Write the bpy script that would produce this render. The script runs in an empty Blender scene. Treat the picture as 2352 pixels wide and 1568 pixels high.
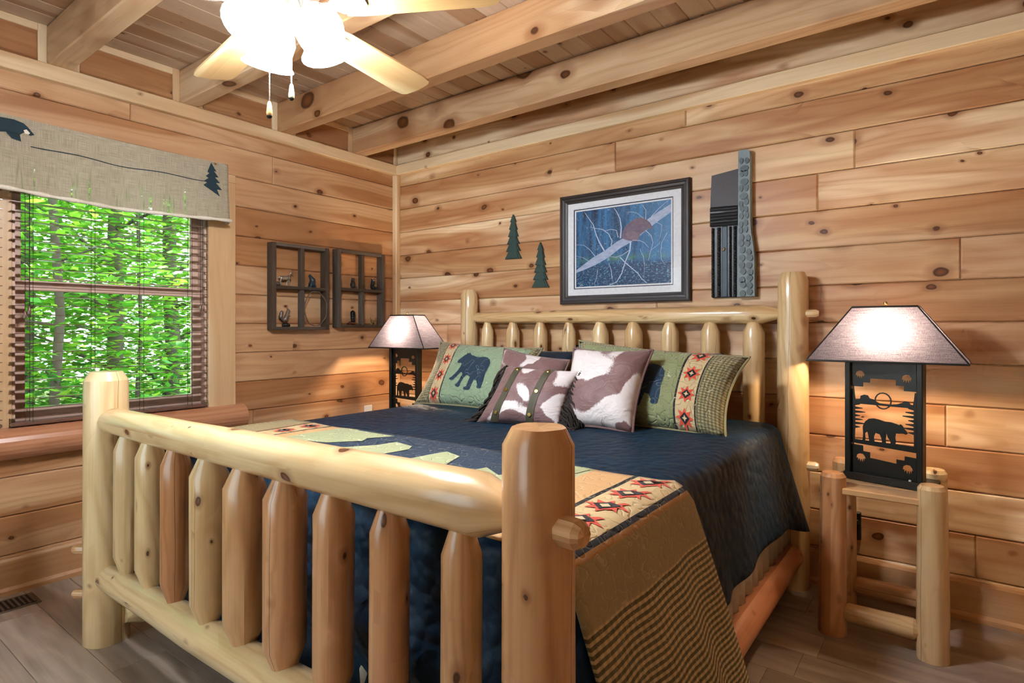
import bpy, bmesh, math, random
from mathutils import Vector, Matrix, noise
R = math.radians
S = bpy.context.scene
COL = S.collection
rnd = random.Random(11)

# ------------------------------------------------------------------ camera
cd = bpy.data.cameras.new('camera')
cam = bpy.data.objects.new('camera', cd); COL.objects.link(cam)
cam.location = (3.549, -3.188, 1.25)
cam.rotation_euler = (R(90), 0, R(36.87))
cd.sensor_width = 36.0
cd.lens = 36.0 * 1339.0 / 2352.0
cd.shift_y = -(784 - 752.6) / 2352.0
cd.clip_start = .02
S.camera = cam
# ------------------------------------------------------------------ world, sun, exposure
SKY = 3.2
SUN = 10.0
FAN_GLOW = 112.0
LAMP_BULB = 430.0
EXPOSURE = 0.75
w = bpy.data.worlds.new('world'); S.world = w; w.use_nodes = True
wn = w.node_tree; wn.nodes.clear()
wo = wn.nodes.new('ShaderNodeOutputWorld'); wb = wn.nodes.new('ShaderNodeBackground')
wb.inputs[0].default_value = (.80, .92, 1.0, 1); wb.inputs[1].default_value = SKY
wn.links.new(wb.outputs[0], wo.inputs[0])
sd = bpy.data.lights.new('sun', 'SUN'); sd.energy = SUN; sd.angle = R(.6); sd.color = (1, .95, .82)
sun = bpy.data.objects.new('sun', sd); COL.objects.link(sun)
sun.rotation_euler = (R(-12), R(-34), 0)
sun.location = (-6, 0, 9)
vs = S.view_settings
vs.view_transform = 'Standard'; vs.look = 'None'; vs.exposure = EXPOSURE; vs.gamma = 1.0
vs.use_curve_mapping = False
S.cycles.max_bounces = 5; S.cycles.diffuse_bounces = 3; S.cycles.glossy_bounces = 3; S.cycles.transmission_bounces = 4; S.cycles.transparent_max_bounces = 10
S.cycles.use_adaptive_sampling = True; S.cycles.adaptive_threshold = .1; S.cycles.adaptive_min_samples = 12
S.cycles.sample_clamp_indirect = 6.0
S.cycles.caustics_reflective = False; S.cycles.caustics_refractive = False

# ------------------------------------------------------------------ helpers
def lin(c):
    if isinstance(c, str):
        c = c.lstrip('#'); c = [int(c[i:i+2], 16) / 255 for i in (0, 2, 4)]
    return tuple((x / 12.92 if x <= .04045 else ((x + .055) / 1.055) ** 2.4) for x in c) + (1,)

class NT:
    def __init__(s, name):
        s.m = bpy.data.materials.new(name); s.m.use_nodes = True
        s.t = s.m.node_tree; s.b = s.t.nodes['Principled BSDF']; s.out = s.t.nodes['Material Output']
    def n(s, typ, **k):
        nd = s.t.nodes.new('ShaderNode' + typ)
        for a, v in k.items():
            if a.startswith('i_'):
                key = a[2:]; key = int(key) if key.isdigit() else key.replace('_', ' ')
                s.put(nd.inputs[key], v)
            else: setattr(nd, a, v)
        return nd
    def put(s, sock, v):
        if isinstance(v, bpy.types.NodeSocket): s.t.links.new(v, sock)
        elif isinstance(v, bpy.types.Node): s.t.links.new(v.outputs[0], sock)
        else:
            if hasattr(sock.default_value, '__len__') and isinstance(v, tuple) and len(sock.default_value) != len(v): v = v[:len(sock.default_value)]
            sock.default_value = v
    def math(s, op, a, b=0.0, c=0.0, clamp=False):
        nd = s.t.nodes.new('ShaderNodeMath'); nd.operation = op; nd.use_clamp = clamp
        s.put(nd.inputs[0], a); s.put(nd.inputs[1], b); s.put(nd.inputs[2], c); return nd.outputs[0]
    def vm(s, op, a, b=(0, 0, 0), sc=None):
        nd = s.t.nodes.new('ShaderNodeVectorMath'); nd.operation = op
        s.put(nd.inputs[0], a); s.put(nd.inputs[1], b)
        if sc is not None: s.put(nd.inputs['Scale'], sc)
        return nd.outputs['Value'] if op in ('LENGTH', 'DISTANCE', 'DOT_PRODUCT') else nd.outputs[0]
    def mix(s, f, a, b, bt='MIX'):
        nd = s.t.nodes.new('ShaderNodeMix'); nd.data_type = 'RGBA'; nd.blend_type = bt
        s.put(nd.inputs['Factor'], f)
        s.put([i for i in nd.inputs if i.name == 'A' and i.type == 'RGBA'][0], a)
        s.put([i for i in nd.inputs if i.name == 'B' and i.type == 'RGBA'][0], b)
        return [o for o in nd.outputs if o.type == 'RGBA'][0]
    def ramp(s, f, stops, interp='LINEAR'):
        nd = s.t.nodes.new('ShaderNodeValToRGB'); cr = nd.color_ramp; cr.interpolation = interp
        while len(cr.elements) > 1: cr.elements.remove(cr.elements[0])
        cr.elements[0].position = stops[0][0]; cr.elements[0].color = stops[0][1]
        for p, c in stops[1:]:
            e = cr.elements.new(p); e.color = c
        s.put(nd.inputs[0], f); return nd.outputs[0]
    def mr(s, v, a, b, c=0.0, d=1.0, smooth=False):
        nd = s.t.nodes.new('ShaderNodeMapRange'); nd.clamp = True
        if smooth: nd.interpolation_type = 'SMOOTHSTEP'
        s.put(nd.inputs[0], v)
        for i, x in enumerate((a, b, c, d)): s.put(nd.inputs[i + 1], x)
        return nd.outputs[0]
    def noise(s, vec, scale=1, detail=3, rough=.5, dist=0):
        nd = s.t.nodes.new('ShaderNodeTexNoise')
        s.put(nd.inputs['Vector'], vec); s.put(nd.inputs['Scale'], scale)
        nd.inputs['Detail'].default_value = detail; nd.inputs['Roughness'].default_value = rough; nd.inputs['Distortion'].default_value = dist
        return nd.outputs[0]
    def bump(s, h, strength=.3, dist=.01, normal=None):
        nd = s.t.nodes.new('ShaderNodeBump'); nd.inputs['Strength'].default_value = strength; nd.inputs['Distance'].default_value = dist
        s.put(nd.inputs['Height'], h)
        if normal is not None: s.put(nd.inputs['Normal'], normal)
        return nd.outputs[0]
    def fin(s, color=None, rough=None, normal=None, **k):
        if color is not None: s.put(s.b.inputs['Base Color'], color)
        if rough is not None: s.put(s.b.inputs['Roughness'], rough)
        if normal is not None: s.put(s.b.inputs['Normal'], normal)
        for a, v in k.items(): s.put(s.b.inputs[a.replace('_', ' ')], v)
        return s.m

def plain(name, col, rough=.5, metallic=0, bumpy=0, scale=60, **k):
    t = NT(name); c = lin(col)
    tc = t.n('TexCoord').outputs['Object']
    nz = t.noise(tc, scale, 3)
    d = tuple(x * .82 for x in c[:3]) + (1,)
    colr = t.mix(nz, d, tuple(min(1, x * 1.12) for x in c[:3]) + (1,))
    nm = t.bump(nz, bumpy, .004) if bumpy else None
    return t.fin(colr, rough, nm, Metallic=float(metallic), **k)

def wood(name, tones, axis=0, long=.9, kn=(1.7, 5.5, 5.5), kr=(.006, .022), rough=.42, ring=.30, knot=True, check=False, dep=None, vary=.55, coat=0.0, kcol='#40230f', spec=.4, heart=.62, cyl=False, kp=2.0):
    t = NT(name)
    tc = t.n('TexCoord').outputs['Object']; rn = t.n('ObjectInfo').outputs['Random']
    off = t.vm('SCALE', (37.3, 61.7, 83.1), sc=rn)
    if cyl:
        sx0 = t.n('SeparateXYZ', i_0=tc)
        v = t.n('CombineXYZ', i_0=t.math('MULTIPLY', t.math('ARCTAN2', sx0.outputs[1], sx0.outputs[0]), .058), i_1=t.math('MULTIPLY', rn, .01), i_2=sx0.outputs[2]).outputs[0]
        v = t.vm('ADD', v, off)
    else: v = t.vm('ADD', tc, off)
    def sc(l, c):
        a = [c, c, c]; a[axis] = l; return tuple(a)
    k = None
    if knot:
        ks = [kn[1], kn[1], kn[1]]; ks[axis] = kn[0]
        if dep is not None: ks[dep] = kn[2]
        ks = tuple(ks)
        dv = t.vm('ADD', v, t.vm('SCALE', t.n('TexNoise', i_Vector=v, i_Scale=18.0, i_Detail=0.0).outputs['Color'], sc=.014))
        vs_ = t.vm('MULTIPLY', dv, ks)
        vo = t.n('TexVoronoi', i_Vector=vs_, i_Scale=1.0)
        df = t.vm('DIVIDE', t.vm('SUBTRACT', vs_, vo.outputs['Position']), ks)
        fl = [1.0, 1.0, 1.0]; fl[axis] = .72
        if dep is not None: fl[dep] = .06
        k = t.vm('LENGTH', t.vm('MULTIPLY', df, tuple(fl)))
        rr = t.n('SeparateColor', i_0=vo.outputs['Color']).outputs[0]
        rad = t.mr(t.math('POWER', rr, kp), 0, 1, kr[0], kr[1])
        q = t.math('DIVIDE', k, rad)           # 1 at knot edge
    n1 = t.noise(t.vm('MULTIPLY', v, sc(long, 7.0)), 1, 2, .55)
    n2 = t.noise(t.vm('MULTIPLY', v, sc(long * .55, 5.0)), 1, 1.0, .4)
    ph = t.math('MULTIPLY', n2, 85.0)
    if knot: ph = t.math('ADD', ph, t.math('MULTIPLY', t.math('DIVIDE', 1.0, t.math('ADD', q, .7)), 9.0))
    rg = t.math('POWER', t.math('MULTIPLY_ADD', t.math('SINE', ph), .5, .5), 2.2)
    fine = t.noise(t.vm('MULTIPLY', v, sc(4.0, 190.0)), 1, 1, .6)
    tone = t.math('ADD', t.math('MULTIPLY', t.math('FRACT', t.math('MULTIPLY', rn, 7.77)), vary), t.math('MULTIPLY', t.mr(n1, .3, .7), 1 - vary * .55))
    tone = t.math('MULTIPLY', tone, .85, clamp=True)
    n = len(tones)
    col = t.ramp(tone, [(i / (n - 1), lin(c)) for i, c in enumerate(tones)])
    hm = t.mr(t.math('ADD', n2, t.math('MULTIPLY', t.math('SUBTRACT', t.math('FRACT', t.math('MULTIPLY', rn, 17.3)), .5), .34)), .47, .56, 0, heart, True)
    col = t.mix(hm, col, t.mix(1.0, col, lin('#c9a072'), 'MULTIPLY'))
    dk = t.math('SUBTRACT', 1.0, t.math('ADD', t.math('MULTIPLY', rg, ring), t.math('MULTIPLY', t.mr(fine, .35, .75), .19)))
    warm = t.mix(t.math('SUBTRACT', 1.0, dk), (1, 1, 1, 1), (.64, .48, .32, 1))
    col = t.mix(1.0, col, warm, 'MULTIPLY')
    if knot:
        halo = t.mr(q, 1.0, 2.6, .55, 0.0, True)
        col = t.mix(halo, col, lin('#8c5a34'))
        core = t.mr(q, .85, 1.15, 1.0, 0.0, True)
        kc = t.mix(t.mr(q, .35, .95), lin('#7a4a2a'), lin(kcol))
        col = t.mix(core, col, kc)
    if check:
        sx = t.n('SeparateXYZ', i_0=tc)
        c_ = [o for i, o in enumerate(sx.outputs) if i != axis]
        ang = t.math('ARCTAN2', c_[1], c_[0])
        wob = t.math('MULTIPLY', t.math('SUBTRACT', t.noise(t.vm('MULTIPLY', v, sc(3.0, .01)), 1, 1), .5), .45)
        for mul, w_ in ((11.3, .022), (23.9, .014)):
            a0 = t.math('MULTIPLY', t.math('SUBTRACT', t.math('FRACT', t.math('MULTIPLY', rn, mul)), .5), 6.28)
            dd = t.math('ABSOLUTE', t.math('SUBTRACT', t.math('ADD', ang, wob), a0))
            col = t.mix(t.mr(dd, w_ * .5, w_, .85, 0), col, lin('#3a2212'))
    nm = t.bump(fine, .07, .002)
    return t.fin(col, rough, nm, Specular_IOR_Level=spec, Coat_Weight=coat, Coat_Roughness=.18)

def glow(name, col, st):
    t = NT(name); t.t.nodes.remove(t.b)
    e = t.n('Emission', i_Color=lin(col), i_Strength=st); t.t.links.new(e.outputs[0], t.out.inputs[0]); return t.m

def glassy(name, tint=(1, 1, 1, 1), ior=1.5):
    t = NT(name); t.t.nodes.remove(t.b)
    tr = t.n('BsdfTransparent', i_Color=tint); gl = t.n('BsdfGlossy', i_Roughness=.0)
    fr = t.n('Fresnel', i_IOR=ior)
    mx = t.n('MixShader', i_0=fr.outputs[0]); t.t.links.new(tr.outputs[0], mx.inputs[1]); t.t.links.new(gl.outputs[0], mx.inputs[2])
    t.t.links.new(mx.outputs[0], t.out.inputs[0]); return t.m

def tag(o, label=None, cat=None, group=None, kind=None):
    if label: o['label'] = label
    if cat: o['category'] = cat
    if group: o['group'] = group
    if kind: o['kind'] = kind
    return o

def wloc(p):
    v = Vector((0, 0, 0))
    while p is not None: v += Vector(p.location); p = p.parent
    return v

def link(name, me, mat, parent=None, loc=(0, 0, 0), rot=(0, 0, 0), world=True):
    o = bpy.data.objects.new(name, me); COL.objects.link(o)
    if mat is not None and not me.materials: me.materials.append(mat)
    o.location = Vector(loc); o.rotation_euler = rot
    if parent is not None:
        o.parent = parent
        if world: o.location = Vector(loc) - wloc(parent)
    return o

def empty(name, loc, label=None, cat=None, group=None, rz=0):
    o = bpy.data.objects.new(name, None); COL.objects.link(o); o.location = loc; o.rotation_euler = (0, 0, rz)
    o.empty_display_size = .1
    return tag(o, label, cat, group)

def mesh(vs_, fs, smooth=None, mats=None):
    me = bpy.data.meshes.new('mesh'); me.from_pydata([tuple(v) for v in vs_], [], fs)
    me.validate(); fixn(me)
    if smooth is not None:
        me.polygons.foreach_set('use_smooth', [True] * len(me.polygons))
        if smooth < 180: me.set_sharp_from_angle(angle=R(smooth))
    return me

def fixn(me):
    bm = bmesh.new(); bm.from_mesh(me); bmesh.ops.recalc_face_normals(bm, faces=bm.faces); bm.to_mesh(me); bm.free()

def frombm(bm, smooth=None):
    me = bpy.data.meshes.new('mesh'); bmesh.ops.recalc_face_normals(bm, faces=bm.faces); bm.to_mesh(me); bm.free()
    if smooth is not None:
        me.polygons.foreach_set('use_smooth', [True] * len(me.polygons))
        if smooth < 180: me.set_sharp_from_angle(angle=R(smooth))
    return me

def boxme(sx, sy, sz, bev=0.0, c=(0, 0, 0)):
    """box of full size, optional chamfer on every edge"""
    bm = bmesh.new(); bmesh.ops.create_cube(bm, size=1)
    for v in bm.verts: v.co = Vector((v.co.x * sx + c[0], v.co.y * sy + c[1], v.co.z * sz + c[2]))
    if bev: bmesh.ops.bevel(bm, geom=bm.edges[:], offset=bev, segments=1, affect='EDGES')
    return frombm(bm)

def box(name, a, b, mat, parent=None, bev=0.0, **k):
    c = [(a[i] + b[i]) / 2 for i in range(3)]; s = [abs(b[i] - a[i]) for i in range(3)]
    return link(name, boxme(*s, bev), mat, parent, c, **k)

def prism(pts, th, axis='y', hole=None, bev=0):
    """polygon in a plane (x,z) extruded by th along y (-th/2..th/2); holes allowed"""
    bm = bmesh.new()
    loops = [pts] + (hole or [])
    for lp in loops:
        vv = [bm.verts.new((p[0], -th / 2, p[1])) for p in lp]
        for i in range(len(vv)): bm.edges.new((vv[i], vv[(i + 1) % len(vv)]))
    bmesh.ops.triangle_fill(bm, use_beauty=True, use_dissolve=False, edges=bm.edges[:])
    r = bmesh.ops.extrude_face_region(bm, geom=bm.faces[:])
    for e in r['geom']:
        if isinstance(e, bmesh.types.BMVert): e.co.y += th
    if axis == 'x':
        for v in bm.verts: v.co = Vector((v.co.y, v.co.x, v.co.z))
    elif axis == 'z':
        for v in bm.verts: v.co = Vector((v.co.x, v.co.z, v.co.y))
    return frombm(bm)

def tube(pts, r, seg=6, closed=False, cap=True, smooth=60):
    vs_, fs = [], []; P = [Vector(p) for p in pts]; n = len(P)
    rr = r if isinstance(r, (list, tuple)) else [r] * n
    up = None
    for i, p in enumerate(P):
        a = P[(i - 1) % n] if (closed or i > 0) else p; b = P[(i + 1) % n] if (closed or i < n - 1) else p
        d = (b - a).normalized() if (b - a).length > 1e-9 else Vector((0, 0, 1))
        if up is None:
            up = d.orthogonal().normalized()
        up = (up - d * up.dot(d))
        up = up.normalized() if up.length > 1e-6 else d.orthogonal().normalized()
        s_ = d.cross(up)
        for j in range(seg):
            an = 2 * math.pi * j / seg
            vs_.append(p + (up * math.cos(an) + s_ * math.sin(an)) * rr[i])
    m = n if closed else n - 1
    for i in range(m):
        for j in range(seg):
            a = i * seg + j; b = i * seg + (j + 1) % seg; c = ((i + 1) % n) * seg + (j + 1) % seg; d = ((i + 1) % n) * seg + j
            fs.append((a, b, c, d))
    if cap and not closed:
        fs.append(tuple(range(seg))); fs.append(tuple((n - 1) * seg + j for j in range(seg)))
    return mesh(vs_, fs, smooth)

def lathe(prof, seg=20, smooth=40, close=True):
    vs_, fs = [], []
    for (r, z) in prof:
        for j in range(seg):
            a = 2 * math.pi * j / seg; vs_.append((r * math.cos(a), r * math.sin(a), z))
    for i in range(len(prof) - 1):
        for j in range(seg):
            a = i * seg + j; b = i * seg + (j + 1) % seg; fs.append((a, b, b + seg, a + seg))
    if close:
        if prof[0][0] > 1e-5: fs.append(tuple(range(seg)))
        if prof[-1][0] > 1e-5: fs.append(tuple((len(prof) - 1) * seg + j for j in range(seg)))
    me = mesh(vs_, fs, smooth)
    bm = bmesh.new(); bm.from_mesh(me); bmesh.ops.remove_doubles(bm, verts=bm.verts, dist=1e-6); bm.to_mesh(me); bm.free()
    return me

LOGN = [0]
def log(name, p0, p1, r0, r1, mat, parent, c0=(0, 1), c1=(0, 1), wob=.035, seg=18, world=True, flat=.02):
    """peeled log from p0 to p1; c0/c1 = (length, radius factor) of the shaved cone at either end"""
    LOGN[0] += 1; sd = LOGN[0] * 3.71
    p0, p1 = Vector(p0), Vector(p1); L = (p1 - p0).length
    zs = [0]
    if c0[0] > 0: zs.append(c0[0])
    a, b = zs[-1], L - c1[0]
    k = max(3, int(L / .12))
    zs += [a + (b - a) * i / k for i in range(1, k + 1)]
    if c1[0] > 0: zs.append(L)
    vs_, fs = [], []
    for z in zs:
        f = z / L; r = r0 + (r1 - r0) * f; m = 1.0
        if c0[0] > 0 and z < c0[0] - 1e-6: m = c0[1]
        if c1[0] > 0 and z > L - 1e-6: m = c1[1]
        ox = wob * .5 * r0 * noise.noise((sd, z * 1.7, 0)); oy = wob * .5 * r0 * noise.noise((sd, z * 1.7, 9))
        for j in range(seg):
            an = 2 * math.pi * j / seg
            q = 1 + wob * noise.noise((math.cos(an) * 1.3 + sd, math.sin(an) * 1.3, z * 2.2)) + flat * math.cos(an * 5 + sd)
            vs_.append((r * m * q * math.cos(an) + ox, r * m * q * math.sin(an) + oy, z))
    n = len(zs)
    for i in range(n - 1):
        for j in range(seg):
            a = i * seg + j; b = i * seg + (j + 1) % seg; fs.append((a, b, b + seg, a + seg))
    fs.append(tuple(range(seg))); fs.append(tuple((n - 1) * seg + j for j in range(seg)))
    me = mesh(vs_, fs, 28)
    q = (p1 - p0).to_track_quat('Z', 'Y')
    o = link(name, me, mat, parent, p0, q.to_euler(), world)
    return o

def capsule_blob(parts, voxel, mat, name, parent=None, loc=(0, 0, 0), rot=(0, 0, 0), world=True):
    """tapered capsules fused into one continuous surface"""
    bm = bmesh.new()
    for (a, b, ra, rb) in parts:
        a, b = Vector(a), Vector(b); d = b - a
        n = max(2, int(d.length / (max(min(ra, rb), .002) * .8)))
        for i in range(n + 1):
            f = i / n; r = ra + (rb - ra) * f
            bmesh.ops.create_icosphere(bm, subdivisions=2 if r > .008 else 1, radius=r, matrix=Matrix.Translation(a + d * f))
    me = bpy.data.meshes.new('m'); bm.to_mesh(me); bm.free()
    t = bpy.data.objects.new('tmp', me); COL.objects.link(t)
    md = t.modifiers.new('r', 'REMESH'); md.mode = 'VOXEL'; md.voxel_size = voxel; md.use_smooth_shade = True
    s2 = t.modifiers.new('s', 'SMOOTH'); s2.factor = .5; s2.iterations = 2
    dg = bpy.context.evaluated_depsgraph_get(); me2 = bpy.data.meshes.new_from_object(t.evaluated_get(dg))
    bpy.data.objects.remove(t); me2.materials.clear()
    return link(name, me2, mat, parent, loc, rot, world)

# ------------------------------------------------------------------ materials
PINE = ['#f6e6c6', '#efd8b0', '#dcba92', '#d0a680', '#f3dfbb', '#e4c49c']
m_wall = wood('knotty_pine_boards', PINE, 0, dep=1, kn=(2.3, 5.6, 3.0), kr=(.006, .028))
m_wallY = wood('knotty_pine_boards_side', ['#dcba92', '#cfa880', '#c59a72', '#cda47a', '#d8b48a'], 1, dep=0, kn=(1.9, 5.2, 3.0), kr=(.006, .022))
m_trim = wood('pale_pine_trim', ['#f4e4c4', '#eedab4', '#e8cfa6'], 2, kn=(2.5, 9, 9), kr=(.003, .008), ring=.1)
m_trimX = wood('pale_pine_ledge', ['#f6e8ca', '#f0ddb8', '#ead2aa'], 0, kn=(2.5, 9, 9), kr=(.003, .008), ring=.1)
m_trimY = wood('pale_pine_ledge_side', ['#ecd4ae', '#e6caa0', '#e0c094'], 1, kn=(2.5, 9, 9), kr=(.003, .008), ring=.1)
m_beam = wood('pine_beam', ['#e2c7a2', '#d4b48e', '#c49e7a'], 0, kp=1.0, kn=(1.9, 6.5, 6.5), kr=(.014, .05), rough=.35)
m_ceil = wood('ceiling_pine', ['#c2ab92', '#b69d84', '#bea58a'], 1, kn=(2.4, 7, 5), kr=(.003, .011), ring=.12, dep=2, rough=.3)
m_log = wood('varnished_pine_log', ['#f3e3b8', '#efd8a8', '#e8cb98'], 2, kn=(4.2, 7.5, 2.0), kr=(.004, .014), heart=.35, ring=.34, check=True, rough=.28, coat=.5, spec=.5, cyl=True, dep=1)
m_logo = wood('varnished_pine_log_amber', ['#f2d2a4', '#ecc798', '#e4ba88'], 2, kn=(4.2, 7.5, 2.0), kr=(.004, .014), heart=.45, ring=.4, check=True, rough=.3, coat=.4, spec=.5, cyl=True, dep=1)
m_logr = wood('varnished_cedar_log', ['#e8bd92', '#deae80', '#d4a072'], 2, kn=(4.2, 7.5, 2.0), kr=(.004, .014), heart=.5, ring=.42, check=True, rough=.3, coat=.4, spec=.5, cyl=True, dep=1)
m_logp = wood('pink_pine_log', ['#e2a680', '#da9972', '#d28e68'], 2, kn=(4.2, 7.5, 2.0), kr=(.005, .012), ring=.3, check=False, rough=.35, coat=.3, cyl=True, dep=1)
m_nsboard = wood('nightstand_board', ['#e8c79a', '#e2bd8c', '#d8ae7a'], 0, kn=(2, 6, 6), kr=(.003, .008), ring=.1, rough=.3, coat=.3)
m_floor = wood('grey_brown_vinyl_plank', ['#b3a698', '#a5978a', '#968a7e', '#bdb0a2', '#9e9184'], 0, heart=.12, long=1.4, kn=(2.0, 6, 6), kr=(.003, .016), ring=.16, rough=.38, kcol='#5a4a3c', spec=.45, vary=.6)
m_slab = plain('rough_sheathing', '#8a6a4a', .8)
m_black = plain('black_painted_metal', '#12140f', .38, bumpy=.05, scale=200)
m_brass = plain('brass', '#b79a5a', .3, 1)
m_white = plain('white_plastic', '#e8e6e0', .4)
m_vent = plain('brown_metal_vent', '#6d5f50', .45, .6)
m_dark = plain('dark_vent_shade', '#15120f', .8)
m_glass = glassy('window_glass', (.97, 1, .985, 1))
m_pglass = glassy('picture_glass', (1, 1, 1, 1), 1.28)
m_sash = wood('rosy_wood_sash', ['#ecd0be', '#e4c4b0', '#dab8a4'], 1, knot=False, heart=0.0, ring=.08, rough=.4)
m_sashZ = wood('rosy_wood_sash_upright', ['#ecd0be', '#e4c4b0', '#dab8a4'], 2, knot=False, heart=0.0, ring=.08, rough=.4)
m_slat = plain('walnut_blind_slat', '#75574a', .18, Coat_Weight=1.0, Coat_Roughness=.12)
m_cord = plain('dark_cord', '#2a211c', .7)
m_grey = wood('weathered_grey_wood', ['#5c534a', '#4d453d', '#696057'], 2, knot=False, ring=.4, rough=.8)
m_greyY = wood('weathered_grey_wood_rail', ['#5c534a', '#4d453d', '#696057'], 1, knot=False, ring=.4, rough=.8)

# ------------------------------------------------------------------ room shell
RX, RY = 4.35, -4.45           # right and front wall
CZ = 2.73                      # ceiling boards
def board(name, a, b, mat, parent, face, bev=.0058):
    """plank with chamfered long edges on the visible face; face = '-y','+x','-z','+z'"""
    c = [(a[i] + b[i]) / 2 for i in range(3)]; s = [abs(b[i] - a[i]) / 2 for i in range(3)]
    ax = {'x': 0, 'y': 1, 'z': 2}[face[1]]; sg = -1 if face[0] == '-' else 1
    o1, o2 = [i for i in range(3) if i != ax]
    vs_ = []
    def V(d, p, q):
        v = [0, 0, 0]; v[ax] = d; v[o1] = p; v[o2] = q; vs_.append(v)
    for p, q in ((-1, -1), (1, -1), (1, 1), (-1, 1)): V(-sg * s[ax], p * s[o1], q * s[o2])
    for p, q in ((-1, -1), (1, -1), (1, 1), (-1, 1)): V(sg * (s[ax] - bev), p * s[o1], q * s[o2])
    for p, q in ((-1, -1), (1, -1), (1, 1), (-1, 1)): V(sg * s[ax], p * (s[o1] - bev), q * (s[o2] - bev))
    fs = [(0, 1, 2, 3), (8, 9, 10, 11)]
    for i in range(4):
        j = (i + 1) % 4; fs += [(i, j, 4 + j, 4 + i), (4 + i, 4 + j, 8 + j, 8 + i)]
    return link(name, mesh(vs_, fs), mat, parent, c)

fl = tag(box('floor', (-.16, RY - .1, -.12), (RX + .1, .1, -.012), m_slab), kind='structure')
y = 0.0; row = 0
while y > RY:
    x = -.0 - rnd.random() * 1.1
    y1 = max(y - .182, RY)
    while x < RX:
        x1 = min(x + 1.22, RX)
        if x1 > 0.02: board('plank', (max(x, 0) + .0006, y1 + .0006, -.012), (x1 - .0006, y - .0006, 0), m_floor, fl, '+z', .0012)
        x += 1.22
    y -= .182; row += 1

wbk = tag(box('wall_back', (-.16, .03, 0), (RX + .12, .14, 2.9), m_slab), kind='structure')
wlf = bpy.data.objects.new('wall_left', None)
bm = bmesh.new()
WY0, WY1, WZ0, WZ1 = -2.40, -1.495, .775, 2.16          # window 1 opening
V0, V1 = -3.38, -2.475                                  # window 2 opening
def addbox(bm, a, b):
    m = Matrix.Translation([(a[i] + b[i]) / 2 for i in range(3)]) @ Matrix.Diagonal([abs(b[i] - a[i]) for i in range(3)] + [1])
    bmesh.ops.create_cube(bm, size=1, matrix=m)
for (ya, yb, za, zb) in ((RY - .1, V0, 0, 2.9), (V0, V1, 0, WZ0), (V0, V1, WZ1, 2.9), (V1, WY0, 0, 2.9), (WY0, WY1, 0, WZ0), (WY0, WY1, WZ1, 2.9), (WY1, .03, 0, 2.9)):
    addbox(bm, (-.15, ya, za), (-.03, yb, zb))
wlf = tag(link('wall_left', frombm(bm), m_slab), kind='structure')
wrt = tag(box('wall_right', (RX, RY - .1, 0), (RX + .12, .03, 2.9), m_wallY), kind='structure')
bm = bmesh.new()
GX0, GX1, GZ0, GZ1 = .45, 2.35, .62, 2.12               # wall window behind camera, inferred from the picture glass, widened to add fill light
for (xa, xb, za, zb) in ((-.03, GX0, 0, 2.9), (GX0, GX1, 0, GZ0), (GX0, GX1, GZ1, 2.9), (GX1, RX, 0, 2.9)): addbox(bm, (xa, RY - .12, za), (xb, RY, zb))
wfr = tag(link('wall_front', frombm(bm), m_wall), kind='structure')

ZS = [.0] + [.178 + .183 * k for k in range(0, 14)]
JB = {2.374: [2.371], 2.191: [1.936], 2.008: [3.19], 1.825: [3.032], 1.459: [3.589], .727: [3.538], .178: [3.64], .544: [1.4], 1.093: [.55], 1.276: [2.2], .91: [1.9]}
for i in range(len(ZS) - 1):
    z0, z1 = ZS[i], ZS[i + 1]
    js = next((v for k, v in JB.items() if abs(k - z0) < .01), [])
    xs = [0.0] + js + [RX]
    for a, b in zip(xs, xs[1:]):
        board('board', (a + .0004, -.0, z0 + .001), (b - .0008, .03, z1 - .001), m_wall, wbk, '-y')
board('board', (0, 0, ZS[-1]), (RX, .03, CZ + .05), m_wall, wbk, '-y')
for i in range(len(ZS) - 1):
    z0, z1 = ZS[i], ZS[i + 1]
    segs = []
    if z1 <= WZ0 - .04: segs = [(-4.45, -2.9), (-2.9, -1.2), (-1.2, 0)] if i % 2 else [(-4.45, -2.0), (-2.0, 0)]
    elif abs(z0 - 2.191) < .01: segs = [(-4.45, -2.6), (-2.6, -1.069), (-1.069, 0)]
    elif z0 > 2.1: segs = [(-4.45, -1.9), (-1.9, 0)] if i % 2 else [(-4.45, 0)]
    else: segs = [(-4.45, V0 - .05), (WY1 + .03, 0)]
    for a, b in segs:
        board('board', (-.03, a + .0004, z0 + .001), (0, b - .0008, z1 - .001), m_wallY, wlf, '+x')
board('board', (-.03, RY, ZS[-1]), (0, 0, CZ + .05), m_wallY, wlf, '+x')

# baseboards
def profbar(name, prof, axis, a, b, mat, parent=None, kind=None, base=(0, 0, 0)):
    """profile (d,z) swept along x (d = -y) or along y (d = +x)"""
    n = len(prof); vs_ = []
    mid = (a + b) / 2
    for t_ in (a - mid, b - mid):
        for d, z in prof: vs_.append((t_, -d, z) if axis == 'x' else (d, t_, z))
    fs = [tuple(range(n)), tuple(range(n, 2 * n))] + [(i, (i + 1) % n, n + (i + 1) % n, n + i) for i in range(n)]
    o = link(name, mesh(vs_, fs), mat, parent, (mid + base[0], base[1], base[2]) if axis == 'x' else (base[0], mid + base[1], base[2]))
    if kind: o['kind'] = kind
    return o
bp = [(0, 0), (.032, 0), (.032, .02), (.022, .034), (.022, .155), (.016, .166), (0, .166)]
m_base = wood('pine_baseboard', ['#eed4ac', '#e6c89c', '#dfbc90'], 0, kn=(2, 6, 6), kr=(.003, .009), ring=.12)
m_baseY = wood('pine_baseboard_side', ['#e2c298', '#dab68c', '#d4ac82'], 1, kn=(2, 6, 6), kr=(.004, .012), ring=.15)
profbar('baseboard_back', bp, 'x', .03, RX, m_base, kind='structure')
profbar('baseboard_left', bp, 'y', RY, 0, m_baseY, kind='structure')
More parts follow.
